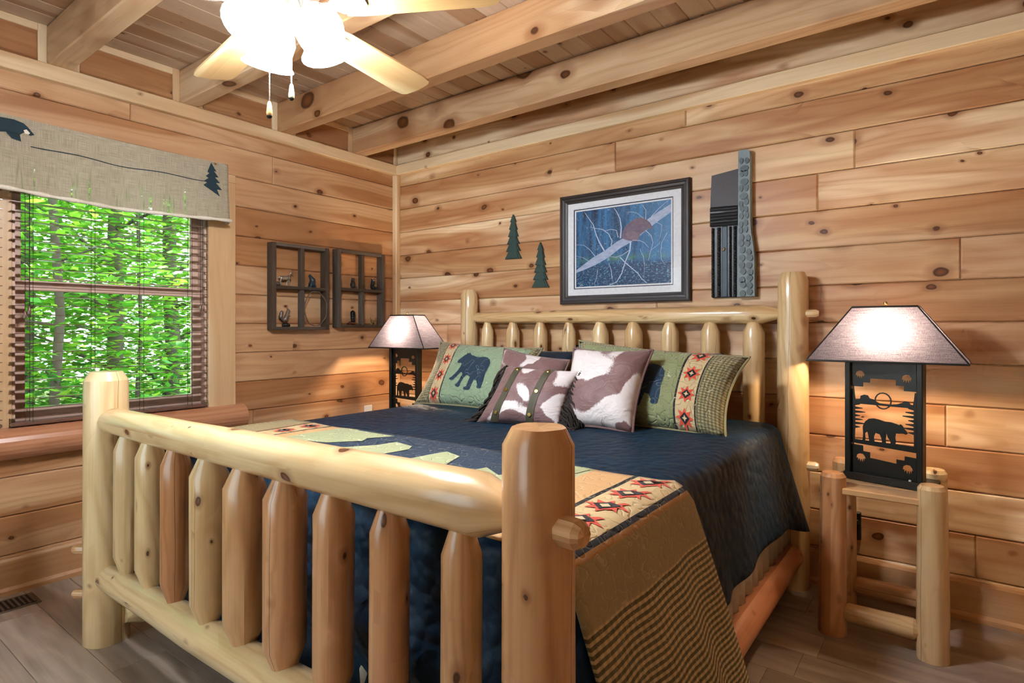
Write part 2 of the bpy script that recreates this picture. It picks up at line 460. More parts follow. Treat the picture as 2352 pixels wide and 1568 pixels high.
# corner strip and top ledges
tag(box('trim_1', (0.0, -.046, .166), (.046, 0.0, 2.462), m_trim, bev=.004), kind='structure')
lp = [(0, 2.462), (.036, 2.462), (.04, 2.466), (.04, 2.534), (.036, 2.538), (0, 2.538)]
profbar('trim_2', lp, 'x', .0, RX, m_trimX, kind='structure')
profbar('trim_3', lp, 'y', RY, 0.0, m_trimY, kind='structure')
# beams on the ledges
BY = [-4.105, -3.493, -2.881, -2.27, -1.655, -1.045, -.439]
for i, yb in enumerate(BY):
    o = box('ceiling_beam', (0.0, yb, 2.538), (RX, yb + .098, CZ), m_beam, bev=.006); tag(o, kind='structure')
# frieze between the beams on the window wall
n = 4
edges = [RY] + [v for yb in BY for v in (yb, yb + .098)] + [0.0]
for a, b in zip(edges[::2], edges[1::2]):
    if b - a < .05: continue
    box('trim_%d' % n, (0, a + .036, CZ - .036), (.012, b - .036, CZ), m_trimY, bev=.002)['kind'] = 'structure'; n += 1
    for ya in (a, b - .036):
        box('trim_%d' % n, (0, ya, 2.538), (.014, ya + .036, CZ), m_trim, bev=.002)['kind'] = 'structure'; n += 1
# ceiling
ce = tag(box('ceiling', (-.16, RY - .1, CZ + .014), (RX + .12, .14, CZ + .12), m_slab), kind='structure')
x = 0
while x < RX:
    x1 = min(x + .1275, RX)
    board('ceiling_board', (x + .0005, RY, CZ), (x1 - .0005, 0, CZ + .014), m_ceil, ce, '-z', .0035); x += .1275

# ------------------------------------------------------------------ windows on the left wall
def window(name, y0, y1, first):
    root = empty(name, (0, (y0 + y1) / 2, WZ0)); root['kind'] = 'structure'
    zc = 1.45
    # jamb
    box('jamb', (-.15, y0, WZ0), (-.005, y0 + .012, WZ1), m_sashZ, root); box('jamb', (-.15, y1 - .012, WZ0), (-.005, y1, WZ1), m_sashZ, root)
    box('head_jamb', (-.15, y0, WZ1 - .012), (-.005, y1, WZ1), m_sash, root); box('stool', (-.15, y0 + .012, WZ0), (-.02, y1 - .012, WZ0 + .014), m_sash, root)
    a, b = y0 + .012, y1 - .012
    for (nm, x0, x1, za, zb, st, bt, tp) in (('upper_sash', -.115, -.085, zc - .01, WZ1 - .012, .040, .045, .045), ('lower_sash', -.08, -.048, WZ0 + .014, zc + .025, .048, .072, .042)):
        s = empty(nm, (0, (a + b) / 2, za)); s.parent = root; s.location = Vector((0, (a + b) / 2, za)) - wloc(root)
        box('stile', (x0, a, za), (x1, a + st, zb), m_sashZ, s, .003); box('stile', (x0, b - st, za), (x1, b, zb), m_sashZ, s, .003)
        box('rail', (x0, a + st, za), (x1, b - st, za + bt), m_sash, s, .003); box('rail', (x0, a + st, zb - tp), (x1, b - st, zb), m_sash, s, .003)
        xm = (x0 + x1) / 2
        box('pane', (xm - .002, a + st - .004, za + bt - .004), (xm + .002, b - st + .004, zb - tp + .004), m_glass, s)
    return root
window('window_1', WY0, WY1, True)
window('window_2', V0, V1, False)
w3 = empty('window_3', ((GX0 + GX1) / 2, RY, GZ0)); w3['kind'] = 'structure'
for xa in (GX0, (GX0 + GX1) / 2 - .025, GX1 - .05): box('stile', (xa, RY - .08, GZ0), (xa + .05, RY - .03, GZ1), m_sashZ, w3, .003)
xm_ = (GX0 + GX1) / 2
for xa, xb in ((GX0 + .05, xm_ - .025), (xm_ + .025, GX1 - .05)):
    for za in (GZ0, GZ1 - .05, 1.35): box('rail', (xa, RY - .08, za), (xb, RY - .03, za + .05), m_trimX, w3, .003)
    for za, zb in ((GZ0 + .05, 1.35), (1.40, GZ1 - .05)): box('pane', (xa, RY - .057, za), (xb, RY - .053, zb), m_glass, w3)
# casing boards, mullion and half-log sill
box('trim_%d' % n, (0, -1.495, .775), (.024, -1.331, 2.14), m_trim, bev=.003)['kind'] = 'structure'; n += 1
box('trim_%d' % n, (-.03, V1, .775), (.004, WY0, 2.16), m_trim, bev=.003)['kind'] = 'structure'; n += 1
box('trim_%d' % n, (0, V0 - .164, .775), (.024, V0, 2.14), m_trim, bev=.003)['kind'] = 'structure'; n += 1
box('trim_%d' % n, (0, V0 - .164, 2.14), (.024, -1.331, 2.19), m_trimY, bev=.003)['kind'] = 'structure'; n += 1
m_sill = wood('reddish_half_log_sill', ['#c99270', '#be8664', '#cd9a76'], 1, kn=(2, 6, 6), kr=(.004, .014), rough=.3, coat=.3)
sp = [(0, .63)] + [(.012 + .085 * math.sin(R(a)), .705 - .075 * math.cos(R(a))) for a in range(0, 181, 15)] + [(0, .78)]
o = profbar('trim_%d' % n, sp, 'y', V0 - .2, -1.285, m_sill, kind='structure'); n += 1

# blinds
def blind(y0, y1, label):
    root = empty('window_blind', (.012, (y0 + y1) / 2, .785), label, 'blind', 'walnut slat blinds in the window')
    me = boxme(.05, y1 - y0, .003, .0007)
    z = .822
    while z < 2.08:
        link('slat', me, m_slat, root, (.012, (y0 + y1) / 2, z), (0, R(.5), 0)); z += .0445
    box('bottom_rail', (-.014, y0, .785), (.038, y1, .803), m_slat, root, .004)
    box('head_rail', (-.016, y0, 2.085), (.04, y1, 2.135), m_slat, root, .004)
    L = y1 - y0
    for f in (.09, .37, .62, .90):
        for dx in (-.026, .026):
            link('ladder_cord', tube([(.012 + dx, y0 + L * f, .795), (.012 + dx, y0 + L * f, 2.09)], .0011, 5), m_cord, root)
    for yy, zt in ((y0 + .05, 1.33), (y0 + .066, 1.35), (y1 - .046, 1.385), (y1 - .032, 1.388)):
        link('pull_cord', tube([(.043, yy, zt), (.043, yy, 2.09)], .0011, 5), m_cord, root)
        link('tassel', lathe([(.002, 0.038), (.006, .03), (.009, .012), (.008, .002), (.004, 0)], 10), m_slat, root, (.043, yy, zt - .036))
    return root
blind(-2.412, -1.507, 'dark walnut slat blind in the window beside the two wall frames')
blind(-3.37, -2.443, 'dark walnut slat blind at the left edge of the photo')

# outlet and power strip
o = empty('wall_outlet', (.003, -.289, .56), 'white wall outlet plate low behind the far side of the bed', 'outlet')
link('cover_plate', boxme(.006, .075, .12, .002), m_white, o, (.003, -.289, .6)); 
for dz in (-.022, .022): link('socket', boxme(.004, .034, .03, .003), m_white, o, (.007, -.289, .6 + dz))
o = empty('power_strip', (3.203, -.012, .25), 'narrow black power strip on the wall behind the nightstand', 'power strip')
link('body', boxme(.03, .024, .13, .004), m_black, o, (3.203, -.013, .318))
link('plug', boxme(.018, .02, .022, .004), m_black, o, (3.203, -.034, .34))

# floor vent
o = empty('floor_vent', (.16, -2.44, 0), 'brown slotted metal floor vent beside the window wall', 'vent')
box('rim', (.085, -2.6, .0), (.235, -2.345, .004), m_vent, o, .0015)
box('shade_sheet', (.10, -2.585, .0035), (.22, -2.36, .0045), m_dark, o)  # flat dark sheet painted as the shade between the louvers
for i in range(12):
    yy = -2.575 + i * .0187
    box('louver', (.10, yy, .004), (.22, yy + .008, .008), m_vent, o)

# ------------------------------------------------------------------ ceiling fan on the fourth beam
m_blade = wood('maple_fan_blade', ['#ecd8a8', '#e6cf9b', '#e0c68e'], 0, knot=False, ring=.08, rough=.35)
m_globe = glow('lit_frosted_glass', '#f3f7ff', FAN_GLOW)
m_nickel = plain('brushed_nickel', '#b9b2a6', .32, 1)
m_pull = wood('turned_maple', ['#ead6a4', '#e2c88f', '#dabd80'], 2, knot=False, ring=.1, rough=.35)
FX, FY = 1.947, -2.205
fan = empty('ceiling_fan', (FX, FY, 2.0), 'maple blade ceiling fan with lit frosted glass shades and pull chains', 'ceiling fan')
link('canopy', lathe([(.02, 2.44), (.06, 2.455), (.07, 2.50), (.07, 2.538)], 24), m_nickel, fan, (FX, FY, 0))
link('downrod', lathe([(.013, 2.36), (.013, 2.45)], 12), m_nickel, fan, (FX, FY, 0))
link('motor_housing', lathe([(.03, 2.37), (.09, 2.355), (.115, 2.32), (.115, 2.27), (.09, 2.235), (.06, 2.23)], 28), m_nickel, fan, (FX, FY, 0))
link('switch_housing', lathe([(.055, 2.232), (.06, 2.20), (.055, 2.15), (.03, 2.13), (.012, 2.125)], 24), m_nickel, fan, (FX, FY, 0))
def blade_me():
    out = []
    for r_, h in ((.19, .052), (.24, .06), (.60, .073)): out.append((r_, -h))
    for a in range(-90, 91, 15):
        out.append((.60 + .058 * math.cos(R(a)) if abs(a) < 89 else .60, .073 * math.sin(R(a)) if abs(a) < 89 else .073 * (1 if a > 0 else -1)))
    # squarish rounded tip
    tip = [(.60, -.073), (.645, -.068), (.658, -.055), (.664, -.02), (.666, 0), (.664, .02), (.658, .055), (.645, .068), (.60, .073)]
    pts = [(.19, -.052), (.24, -.06)] + tip + [(.24, .06), (.19, .052)]
    return prism(pts, .007, 'z')
bme = blade_me()
irm = prism([(.10, -.012), (.16, -.014), (.185, -.034), (.22, -.046), (.255, -.036), (.272, -.012), (.272, .012), (.255, .036), (.22, .046), (.185, .034), (.16, .014), (.10, .012)], .005, 'z')
for k in range(5):
    an = R(26.4 + 72 * k)
    o = link('blade', bme, m_blade, fan, (FX, FY, 2.205), (R(-11), 0, 0)); o.rotation_euler = (Matrix.Rotation(an, 3, 'Z') @ Matrix.Rotation(R(-10), 3, 'X')).to_euler()
    i_ = link('blade_iron', irm, m_nickel, o, (0, 0, -.0065), world=False)
# light kit: three bell shades
gp = [(.024, .0), (.030, -.006), (.045, -.018), (.060, -.04), (.066, -.065), (.062, -.09), (.056, -.108), (.060, -.122), (.072, -.138)]
gp = gp + [(.069, -.138), (.057, -.122), (.053, -.108), (.059, -.09), (.062, -.065), (.056, -.04), (.042, -.021), (.02, -.006)]
gme = lathe([(r_ * 1.12, z_ * 1.08) for r_, z_ in gp], 22, 60, close=False)
Rt, Fw = Vector((.8, .6, 0)), Vector((-.6, .8, 0))
for lat, dep, tilt in ((.118, .015, 20), (-.068, .095, 34), (-.018, -.11, 26)):
    d = (Rt * lat + Fw * dep); dn = d.normalized()
    base = Vector((FX, FY, 2.218)) + d * .72
    link('light_arm', tube([(FX, FY, 2.185), Vector((FX, FY, 2.205)) + d * .45, base], .009, 8), m_nickel, fan)
    ax = Vector((0, 0, 1)).cross(dn)
    rot = Matrix.Rotation(-R(tilt), 3, ax).to_euler()
    link('socket_cup', lathe([(.0, .02), (.02, .018), (.027, .004), (.027, -.008)], 16), m_nickel, fan, base, rot)
    link('glass_shade', gme, m_globe, fan, base, rot)
for (lat, dep, z0, z1) in ((.0, -.085, 2.10, 1.893), (.046, -.04, 2.125, 1.962)):
    p = Vector((FX, FY, 0)) + Rt * lat + Fw * dep
    c = link('pull_chain', tube([(p.x, p.y, z0 - (z0 - z1) * i / 40) for i in range(41)], [.0016 if i % 2 else .0024 for i in range(41)], 6), m_nickel, fan)
    link('chain_pull', lathe([(.003, .046), (.0055, .04), (.0085, .014), (.008, .006), (.004, 0)], 12), m_pull, fan, (p.x, p.y, z1 - .044))
    link('pull_tip', lathe([(.0075, .008), (.0078, .004), (.004, -.001)], 12), m_black, fan, (p.x, p.y, z1 - .045))

# ------------------------------------------------------------------ log bed
BX0, BX1, HY_, FYB = .84, 2.94, -.09, -2.29
bed = empty('log_bed', (1.89, -1.19, 0), 'peeled pine log bed frame with spindle headboard and footboard', 'bed')
log('head_post', (BX0 + .01, HY_, 0), (BX0 + .01, HY_, 1.515), .062, .059, m_log, bed, c1=(.035, .72))
log('head_post', (BX1, HY_ - .005, 0), (BX1, HY_ - .005, 1.52), .076, .068, m_log, bed, c1=(.04, .75))
log('foot_post', (BX0 - .005, FYB, 0), (BX0 - .005, FYB, 1.075), .08, .076, m_log, bed, c1=(.035, .74), wob=.05)
log('foot_post', (BX1 + .005, FYB - .01, 0), (BX1 + .005, FYB - .01, 1.068), .069, .066, m_logo, bed, c1=(.03, .76), wob=.03, flat=.04, seg=24)
log('head_rail', (.885, HY_, 1.319), (2.885, HY_, 1.318), .037, .049, m_log, bed, (.05, .4), (.09, .45), wob=.03)
log('head_rail', (.885, HY_, .42), (2.885, HY_, .42), .04, .048, m_log, bed, (.05, .4), (.09, .45))
log('foot_rail', (.87, FYB, .882), (2.885, FYB, .897), .05, .066, m_log, bed, (.02, .85), (.085, .5), wob=.05, seg=26, flat=.012)
log('foot_rail', (.87, FYB - .005, .262), (2.885, FYB - .005, .298), .052, .066, m_log, bed, (.02, .85), (.085, .5), wob=.09, seg=26)
mats = [m_log, m_log, m_logr, m_log, m_logo, m_logr, m_logr, m_logr, m_logo]
for i, (x, d) in enumerate(((1.045, .096), (1.25, .099), (1.45, .095), (1.68, .113), (1.895, .118), (2.102, .116), (2.316, .102), (2.523, .092), (2.743, .085))):
    log('foot_spindle', (x, FYB, .305), (x + .004, FYB, .862), d / 2, d / 2, mats[i], bed, (.085, .42), (.075, .42), wob=.03)
for i, x in enumerate((1.016, 1.233, 1.452, 1.667, 1.884, 2.1, 2.316, 2.539, 2.756)):
    rr = .042 + .006 * (i > 3) + .002 * (i % 3)
    log('head_spindle', (x, HY_, .44), (x, HY_, 1.292), rr, rr, m_log, bed, (.07, .45), (.065, .45), wob=.02)
log('side_rail', (2.945, -.14, .165), (2.945, -2.24, .165), .055, .058, m_logp, bed, (.03, .7), (.03, .7))
log('side_rail', (.90, -.14, .10), (.90, -2.25, .10), .055, .055, m_log, bed, (.03, .7), (.06, .6))
def peg(p, d, r, L=.05, m=None):
    q = Vector(p) + Vector(d) * L
    log('tenon_peg', p, q, r, r * .96, m or m_log, bed, c1=(.012, .7), wob=.02, seg=9, flat=.0)
peg((3.0, HY_ - .015, 1.318), (1, 0, 0), .02, .055); peg((3.0, HY_ - .015, .591), (1, 0, 0), .022, .055)
peg((2.995, FYB - .02, .893), (1, -.12, 0), .028, .055, m_logo); peg((.775, FYB - .045, .36), (-.8, -.6, 0), .02, .058, m_logo); peg((.775, FYB - .045, .18), (-.8, -.6, 0), .02, .058, m_logo)

# mattress, box spring, bed skirt
m_tick = plain('white_ticking', '#d8d2c6', .8)
o = empty('box_spring', (1.89, -1.18, .22), 'pale fabric box spring under the mattress', 'box spring')
box('spring_box', (.96, -2.13, .235), (2.82, -.2, .475), m_tick, o, .02)
for yy in (-.45, -1.2, -1.9): box('support_slat', (.93, yy - .05, .21), (2.90, yy + .05, .235), m_nsboard, o)
tag(link('mattress', boxme(1.88, 1.94, .26, .05), m_tick, None, (1.89, -1.17, .607)), 'thick mattress hidden under the navy bedspread', 'mattress')
# sheer skirt: pleated band round three sides
t = NT('sheer_grey_white_skirt'); u = t.n('TexCoord').outputs['Object']
m_skirt = t.fin(t.mix(t.noise(u, 30, 3), lin('#a79d8c'), lin('#d2cabb')), .9)
def perimeter(x0, x1, y0, y1, r, step):
    """open path: head right corner -> foot right -> foot left -> head left (rounded foot corners)"""
    P = []
    def seg(a, b):
        n_ = max(2, int((Vector(b) - Vector(a)).length / step)); return [Vector(a).lerp(Vector(b), i / n_) for i in range(n_)]
    P += [(p, Vector((1, 0))) for p in seg((x1, y1), (x1, y0 + r))]
    for a in range(0, 90, 9): P.append((Vector((x1 - r + r * math.cos(R(a)), y0 + r - r * math.sin(R(a)))), Vector((math.cos(R(a)), -math.sin(R(a))))))
    P += [(p, Vector((0, -1))) for p in seg((x1 - r, y0), (x0 + r, y0))]
    for a in range(90, 180, 9): P.append((Vector((x0 + r + r * math.cos(R(a)), y0 + r - r * math.sin(R(a)))), Vector((math.cos(R(a)), -math.sin(R(a))))))
    P += [(p, Vector((-1, 0))) for p in seg((x0, y0 + r), (x0, y1))]
    return P
P = perimeter(.90, 2.925, -2.16, -.19, .06, .016)
vs_, fs = [], []
for i, (p, nn) in enumerate(P):
    for j, z in enumerate((.46, .38, .30, .218)):
        q = p + nn * (.004 + .010 * (j / 3) * math.sin(i * 1.15 + .6 * math.sin(i * .37)))
        vs_.append((q.x, q.y, z + .006 * noise.noise((i * .2, 3, 0))))
for i in range(len(P) - 1):
    for j in range(3): a = i * 4 + j; fs.append((a, a + 1, a + 5, a + 4))
o = tag(link('bed_skirt', mesh(vs_, fs, 180), m_skirt), 'sheer grey-white gathered bed skirt hanging below the navy bedspread', 'bed skirt')
md = o.modifiers.new('t', 'SOLIDIFY'); md.thickness = .002

# bedspread
t = NT('navy_quilted_bedspread'); u = t.n('TexCoord').outputs['Object']
sx = t.n('SeparateXYZ', i_0=u)
vor = t.n('TexVoronoi', i_Vector=u, i_Scale=26.0, feature='SMOOTH_F1'); vor.inputs['Smoothness'].default_value = .3
big = t.n('TexVoronoi', i_Vector=t.vm('MULTIPLY', u, (1, .35, 1)), i_Scale=4.6)
# pinwheel medallions on the hanging foot: petals round each cell centre
df = t.vm('SUBTRACT', t.vm('MULTIPLY', u, (4.6, 1.61, 4.6)), big.outputs['Position'])
ds = t.n('SeparateXYZ', i_0=df)
ang = t.math('ARCTAN2', ds.outputs[2], ds.outputs[0])
rad = big.outputs['Distance']
pet = t.math('ABSOLUTE', t.math('SINE', t.math('MULTIPLY', ang, 7.0)))
pet = t.math('MULTIPLY', t.math('POWER', pet, .6), t.mr(rad, .0, .36, 1, .2))
inside = t.mr(rad, .30, .36, 1, 0)
foot = t.math('MULTIPLY', t.mr(sx.outputs[1], -.80, -.92), t.mr(sx.outputs[2], .77, .70))
h = t.math('SUBTRACT', 1.0, vor.outputs['Distance'])
h2 = t.mix(t.math('MULTIPLY', inside, foot), h, pet)
wr = t.noise(u, 5, 4, .6)
nm = t.bump(h2, .8, .012, t.bump(wr, .22, .05))
fz = t.noise(u, 260, 2)
c = t.mix(t.mr(wr, .3, .7), lin('#04182a'), lin('#092a42'))
c = t.mix(t.mr(fz, .5, .8, 0, .25), c, lin('#22506e'))
m_navy = t.fin(c, .55, nm, Sheen_Weight=.12, Sheen_Roughness=.4, Sheen_Tint=lin('#4f83ad'), Specular_IOR_Level=.28)
BC = Vector((1.89, -1.18, 0))
P = perimeter(.905, 2.895, -2.17, -.17, .13, .03)
rings = []
prof = []   # (inset, z, outward factor) from the top edge to the hem
for a in (0, 22, 45, 68, 90): prof.append((-.06 + .06 * math.sin(R(a)), .72 + .058 * math.cos(R(a)) , 0))
nn_ = len(P)
vs_, fs = [], []
cols = 5 + 10
def hem(p, nn):
    if nn.x > .5: return .375 + .02 * noise.noise((p.y * 2, 0, 0)) - (.07 * max(0, (p.y + .42) / .25) if p.y > -.42 else 0)
    if nn.y < -.5: return .22
    return .36
for i, (p, nn) in enumerate(P):
    for ins, z, k_ in prof:
        q = p + nn * ins; vs_.append((q.x, q.y, z))
    hz = hem(p, nn)
    for j in range(1, 11):
        f = j / 10; z = .72 + (hz - .72) * f
        fl_ = .075 if nn.x > .5 else (.02 if nn.y < -.5 else .05)
        if nn.x > .5 and p.y > -.5: fl_ += .05 * (p.y + .5) / .33
        wv = .010 * math.sin(i * .55 + 1.3 * math.sin(i * .17)) * f
        if nn.y < -.5:
            wv += .022 * math.sin(z * 17 + p.x * 2.6) * min(1, f * 2) + .012 * noise.noise((p.x * 4, z * 7, 2))
        q = p + nn * (fl_ * f + wv)
        vs_.append((q.x, q.y, z))
    # slack
for i in range(nn_ - 1):
    for j in range(cols - 1): a = i * cols + j; fs.append((a, a + 1, a + cols + 1, a + cols))
# top: strips joining the right and left halves of the perimeter
tops = [i * cols for i in range(nn_)]
a_, b_ = 0, nn_ - 1
K = 14; base = len(vs_)
half = nn_ // 2
for i in range(half + 1):
    A, B = Vector(vs_[tops[i]]), Vector(vs_[tops[nn_ - 1 - i]])
    for k in range(1, K):
        q = A.lerp(B, k / K); q.z += .006 * noise.noise((q.x * 3, q.y * 3, 0)) + .004
        vs_.append(tuple(q))
def gi(i, k):
    return tops[i] if k == 0 else (tops[nn_ - 1 - i] if k == K else base + i * (K - 1) + k - 1)
for i in range(half - 1):
    for k in range(K): fs.append((gi(i, k), gi(i + 1, k), gi(i + 1, k + 1), gi(i, k + 1)))
bs = link('bedspread', mesh([Vector(v) - BC for v in vs_], fs, 180), m_navy, None, BC)
tag(bs, 'navy blue quilted bedspread draped over the log bed', 'bedspread')
md = bs.modifiers.new('t', 'SOLIDIFY'); md.thickness = .008; md.offset = 1

# ------------------------------------------------------------------ surfaces with patches sewn on
def sub_poly(poly, step):
    bm = bmesh.new(); vv = [bm.verts.new((p[0], p[1], 0)) for p in poly]
    es = [bm.edges.new((vv[i], vv[(i + 1) % len(vv)])) for i in range(len(vv))]
    bmesh.ops.triangle_fill(bm, use_beauty=True, edges=es)
    for ax in (0, 1):
        lo, hi = min(p[ax] for p in poly), max(p[ax] for p in poly)
        k = math.floor(lo / step) + 1
        while k * step < hi:
            co = [0, 0, 0]; no = [0, 0, 0]; co[ax] = k * step; no[ax] = 1
            bmesh.ops.bisect_plane(bm, geom=bm.verts[:] + bm.edges[:] + bm.faces[:], plane_co=co, plane_no=no); k += 1
    return bm
def patch(name, surf, poly, off, mat, parent, step=.06, loc=None, sg=1):
    bm = sub_poly(poly, step); L = Vector(loc if loc is not None else wloc(parent))
    uv = bm.loops.layers.uv.new('uv')
    for f in bm.faces:
        for l in f.loops: l[uv].uv = (l.vert.co.x, l.vert.co.y)
    for v in bm.verts:
        u_, w_ = v.co.x, v.co.y; e = .004
        p = surf(u_, w_); n_ = (surf(u_ + e, w_) - p).cross(surf(u_, w_ + e) - p).normalized()
        v.co = p + n_ * (off * sg) - L
    me = bpy.data.meshes.new('m'); bm.to_mesh(me); bm.free()
    me.polygons.foreach_set('use_smooth', [True] * len(me.polygons))
    return link(name, me, mat, parent, (0, 0, 0), world=False)

BEAR = [(405,470),(415,440),(450,400),(480,360),(510,335),(515,312),(540,318),(560,305),(580,325),(600,345),(650,355),(700,370),(760,368),(820,358),(880,365),(930,395),(960,440),(968,500),(962,580),(958,650),(965,720),(960,790),(950,840),(905,850),(880,835),(885,800),(850,740),(805,735),(795,790),(775,870),(750,885),(690,885),(665,875),(670,850),(705,840),(715,800),(720,750),(725,700),(690,680),(650,670),(620,720),(600,790),(590,845),(570,855),(520,845),(510,820),(540,800),(560,760),(570,700),(580,660),(545,630),(520,660),(480,720),(450,765),(420,770),(375,750),(375,735),(410,715),(440,670),(470,620),(490,560),(500,510),(480,490),(440,492),(415,488)]
BEAR = [((x - 375) / 593, (885 - y) / 580) for x, y in BEAR]
def star(cx, cy, rx, ry, n=8, inner=.55):
    return [(cx + rx * (1 if k % 2 == 0 else inner) * math.cos(math.pi * k / n), cy + ry * (1 if k % 2 == 0 else inner) * math.sin(math.pi * k / n)) for k in range(2 * n)]
def diamond(cx, cy, rx, ry): return [(cx + rx, cy), (cx, cy + ry), (cx - rx, cy), (cx, cy - ry)]

def stitched(t, vec, col, line, scale=16, width=.012, amt=.8):
    nz = t.noise(vec, scale, 0, .4, .6)
    d = t.math('ABSOLUTE', t.math('SUBTRACT', nz, .5))
    m = t.mr(d, width * .6, width, 1, 0)
    return t.mix(t.math('MULTIPLY', m, amt), col, line), t.mr(d, 0, .10)

def cloth(name, a, b, line=None, scale=14, rough=.85, bump=.4, uvname=True):
    t = NT(name); u = t.n('TexCoord').outputs['Object']
    wv = t.noise(u, 300, 2); bg = t.noise(u, 7, 3)
    c = t.mix(t.math('ADD', t.math('MULTIPLY', wv, .5), t.math('MULTIPLY', bg, .5)), lin(a), lin(b))
    hh = t.math('MULTIPLY', wv, .15)
    if line:
        c, puff = stitched(t, u, c, lin(line), scale); hh = t.math('ADD', hh, puff)
    return t.fin(c, rough, t.bump(hh, bump, .008), Sheen_Weight=.2)
m_bearnavy = cloth('navy_applique', '#10283c', '#1d3f58', '#7f93a2', 20)
m_red = cloth('red_print', '#d2452f', '#e0614a')
m_blackc = cloth('black_ribbon', '#15161a', '#23242a')
m_cream = cloth('cream_print', '#cdb88c', '#e0cfa6')
m_sage = cloth('sage_cotton', '#9ea67a', '#b0b88a', '#e6e6cc', 18)

# ------------------------------------------------------------------ bear quilt across the foot of the bed
QX = 2.03
def qsurf(s, v):
    """s = metres across the bed from the quilt centre, v = 0 at the head edge .. 1 at the foot edge"""
    x = QX + s; drop = 0; z = .797
    XR, XL, r = 2.868, .935, .082
    if x > XR:
        a = (x - XR) / r
        if a < math.pi / 2: xx = XR + r * math.sin(a); z = .797 - r * (1 - math.cos(a))
        else:
            drop = x - XR - r * math.pi / 2; xx = XR + r + drop * .17; z = .797 - r - drop
        drop = max(0, .797 - z - .03)
        y = -1.50 + (-2.19 + 1.50) * v + .40 * drop * (1 - .35 * v)
        xx += drop * .022 * math.sin(v * 9 + 1 + s * 2) + drop * .012 * math.sin(v * 23)
    elif x < XL:
        a = (XL - x) / r
        if a < math.pi / 2: xx = XL - r * math.sin(a); z = .797 - r * (1 - math.cos(a))
        else: drop = XL - x - r * math.pi / 2; xx = XL - r - drop * .12; z = .797 - r - drop
        y = -1.54 - .63 * v
    else:
        xx = x; y = -1.52 + (-2.175 + 1.52) * v + .02 * math.sin(x * 4)
        z += .004 * noise.noise((x * 5, v * 4, 1)) + .002
    return Vector((xx, y, z))
t = NT('bear_quilt_bands'); uvn = t.n('TexCoord').outputs['UV']; sp_ = t.n('SeparateXYZ', i_0=uvn)
ab = t.math('ABSOLUTE', sp_.outputs[0])
c = t.ramp(t.math('DIVIDE', ab, 2.0), [(0, lin('#16324a')), (.285, lin('#b7bb8d')), (.305, lin('#d6a973')), (.372, lin('#14171c')), (.379, lin('#d9c08e')), (.443, lin('#14171c')), (.452, lin('#b58a55')), (.458, lin('#a59670'))], 'CONSTANT')
gx = t.math('SINE', t.math('MULTIPLY', sp_.outputs[0], 2 * math.pi / .0185)); gy = t.math('SINE', t.math('MULTIPLY', sp_.outputs[1], 2 * math.pi / .035))
plaid = t.ramp(t.math('ADD', t.math('MULTIPLY', t.mr(gx, -.3, .3), .8), t.math('MULTIPLY', t.mr(gy, -.5, .5), .2)), [(0, lin('#564e30')), (.5, lin('#7a7048')), (.72, lin('#b8a474')), (1, lin('#d6c294'))])
isp = t.mr(ab, 1.055, 1.06)
c = t.mix(isp, c, plaid)
ob = t.n('TexCoord').outputs['Object']
c, puff = stitched(t, t.vm('MULTIPLY', uvn, (1, .65, 1)), c, lin('#d9cfae'), 30, .012, .35)
m_quilt = t.fin(c, .75, t.bump(t.math('ADD', puff, t.math('MULTIPLY', t.noise(ob, 6, 3), 1.5)), .28, .010), Sheen_Weight=.08)
QB = Vector((2.0, -1.85, .79))
NU, NV = 110, 22
vs_, fs, uvs = [], [], []
S0, S1 = -1.36, 1.62
for i in range(NU + 1):
    for j in range(NV + 1):
        s_, v_ = S0 + (S1 - S0) * i / NU, j / NV
        vs_.append(qsurf(s_, v_) - QB); uvs.append((s_, v_))
for i in range(NU):
    for j in range(NV): a = i * (NV + 1) + j; fs.append((a, a + NV + 1, a + NV + 2, a + 1))
me = bpy.data.meshes.new('m'); me.from_pydata([tuple(v) for v in vs_], [], fs)
ul = me.uv_layers.new(name='uv')
for l in me.loops: ul.data[l.index].uv = uvs[l.vertex_index]
me.polygons.foreach_set('use_smooth', [True] * len(me.polygons))
qu = link('bear_quilt', me, m_quilt, None, QB)
tag(qu, 'patchwork bear quilt with red star bands and plaid hem across the bed foot', 'quilt')
md = qu.modifiers.new('t', 'SOLIDIFY'); md.thickness = .010; md.offset = 1
def y2v(y): return (y + 1.52) / (-2.175 + 1.52)
def qp(name, pts, mat, off=.002): return patch(name, qsurf, [(x - QX, y2v(y)) for x, y in pts], off, mat, qu, .08, QB, -1)
qp('sage_patch', [(1.36, -1.53), (1.50, -1.545), (1.716, -1.56), (1.655, -1.652), (1.684, -1.70), (1.60, -1.80), (1.45, -1.83), (1.44, -2.16), (1.36, -2.16)], m_sage)
qp('sage_patch', [(1.72, -1.84), (1.79, -1.72), (1.811, -1.644), (1.912, -1.66), (1.943, -1.705), (1.93, -1.85), (1.95, -2.16), (1.74, -2.16)], m_sage)
qp('sage_patch', [(2.05, -1.86), (2.092, -1.656), (2.179, -1.678), (2.236, -1.821), (2.24, -2.16), (2.05, -2.16)], m_sage)
qp('sage_patch', [(2.33, -1.86), (2.355, -1.732), (2.446, -1.78), (2.50, -1.70), (2.52, -1.54), (2.64, -1.53), (2.60, -1.75), (2.60, -2.16), (2.33, -2.16)], m_sage)
for sg in (1, -1):
    for k in range(5):
        v_ = .10 + .2 * k
        qp_ = lambda nm, pl, mt, of: patch(nm, qsurf, pl, of, mt, qu, .05, QB, -1)
        qp_('red_star', star(sg * .822, v_, .058, .082), m_red, .002)
        qp_('black_diamond', diamond(sg * .822, v_, .034, .05), m_blackc, .0032)
        qp_('star_centre', diamond(sg * .822, v_, .016, .024), m_cream, .0042)

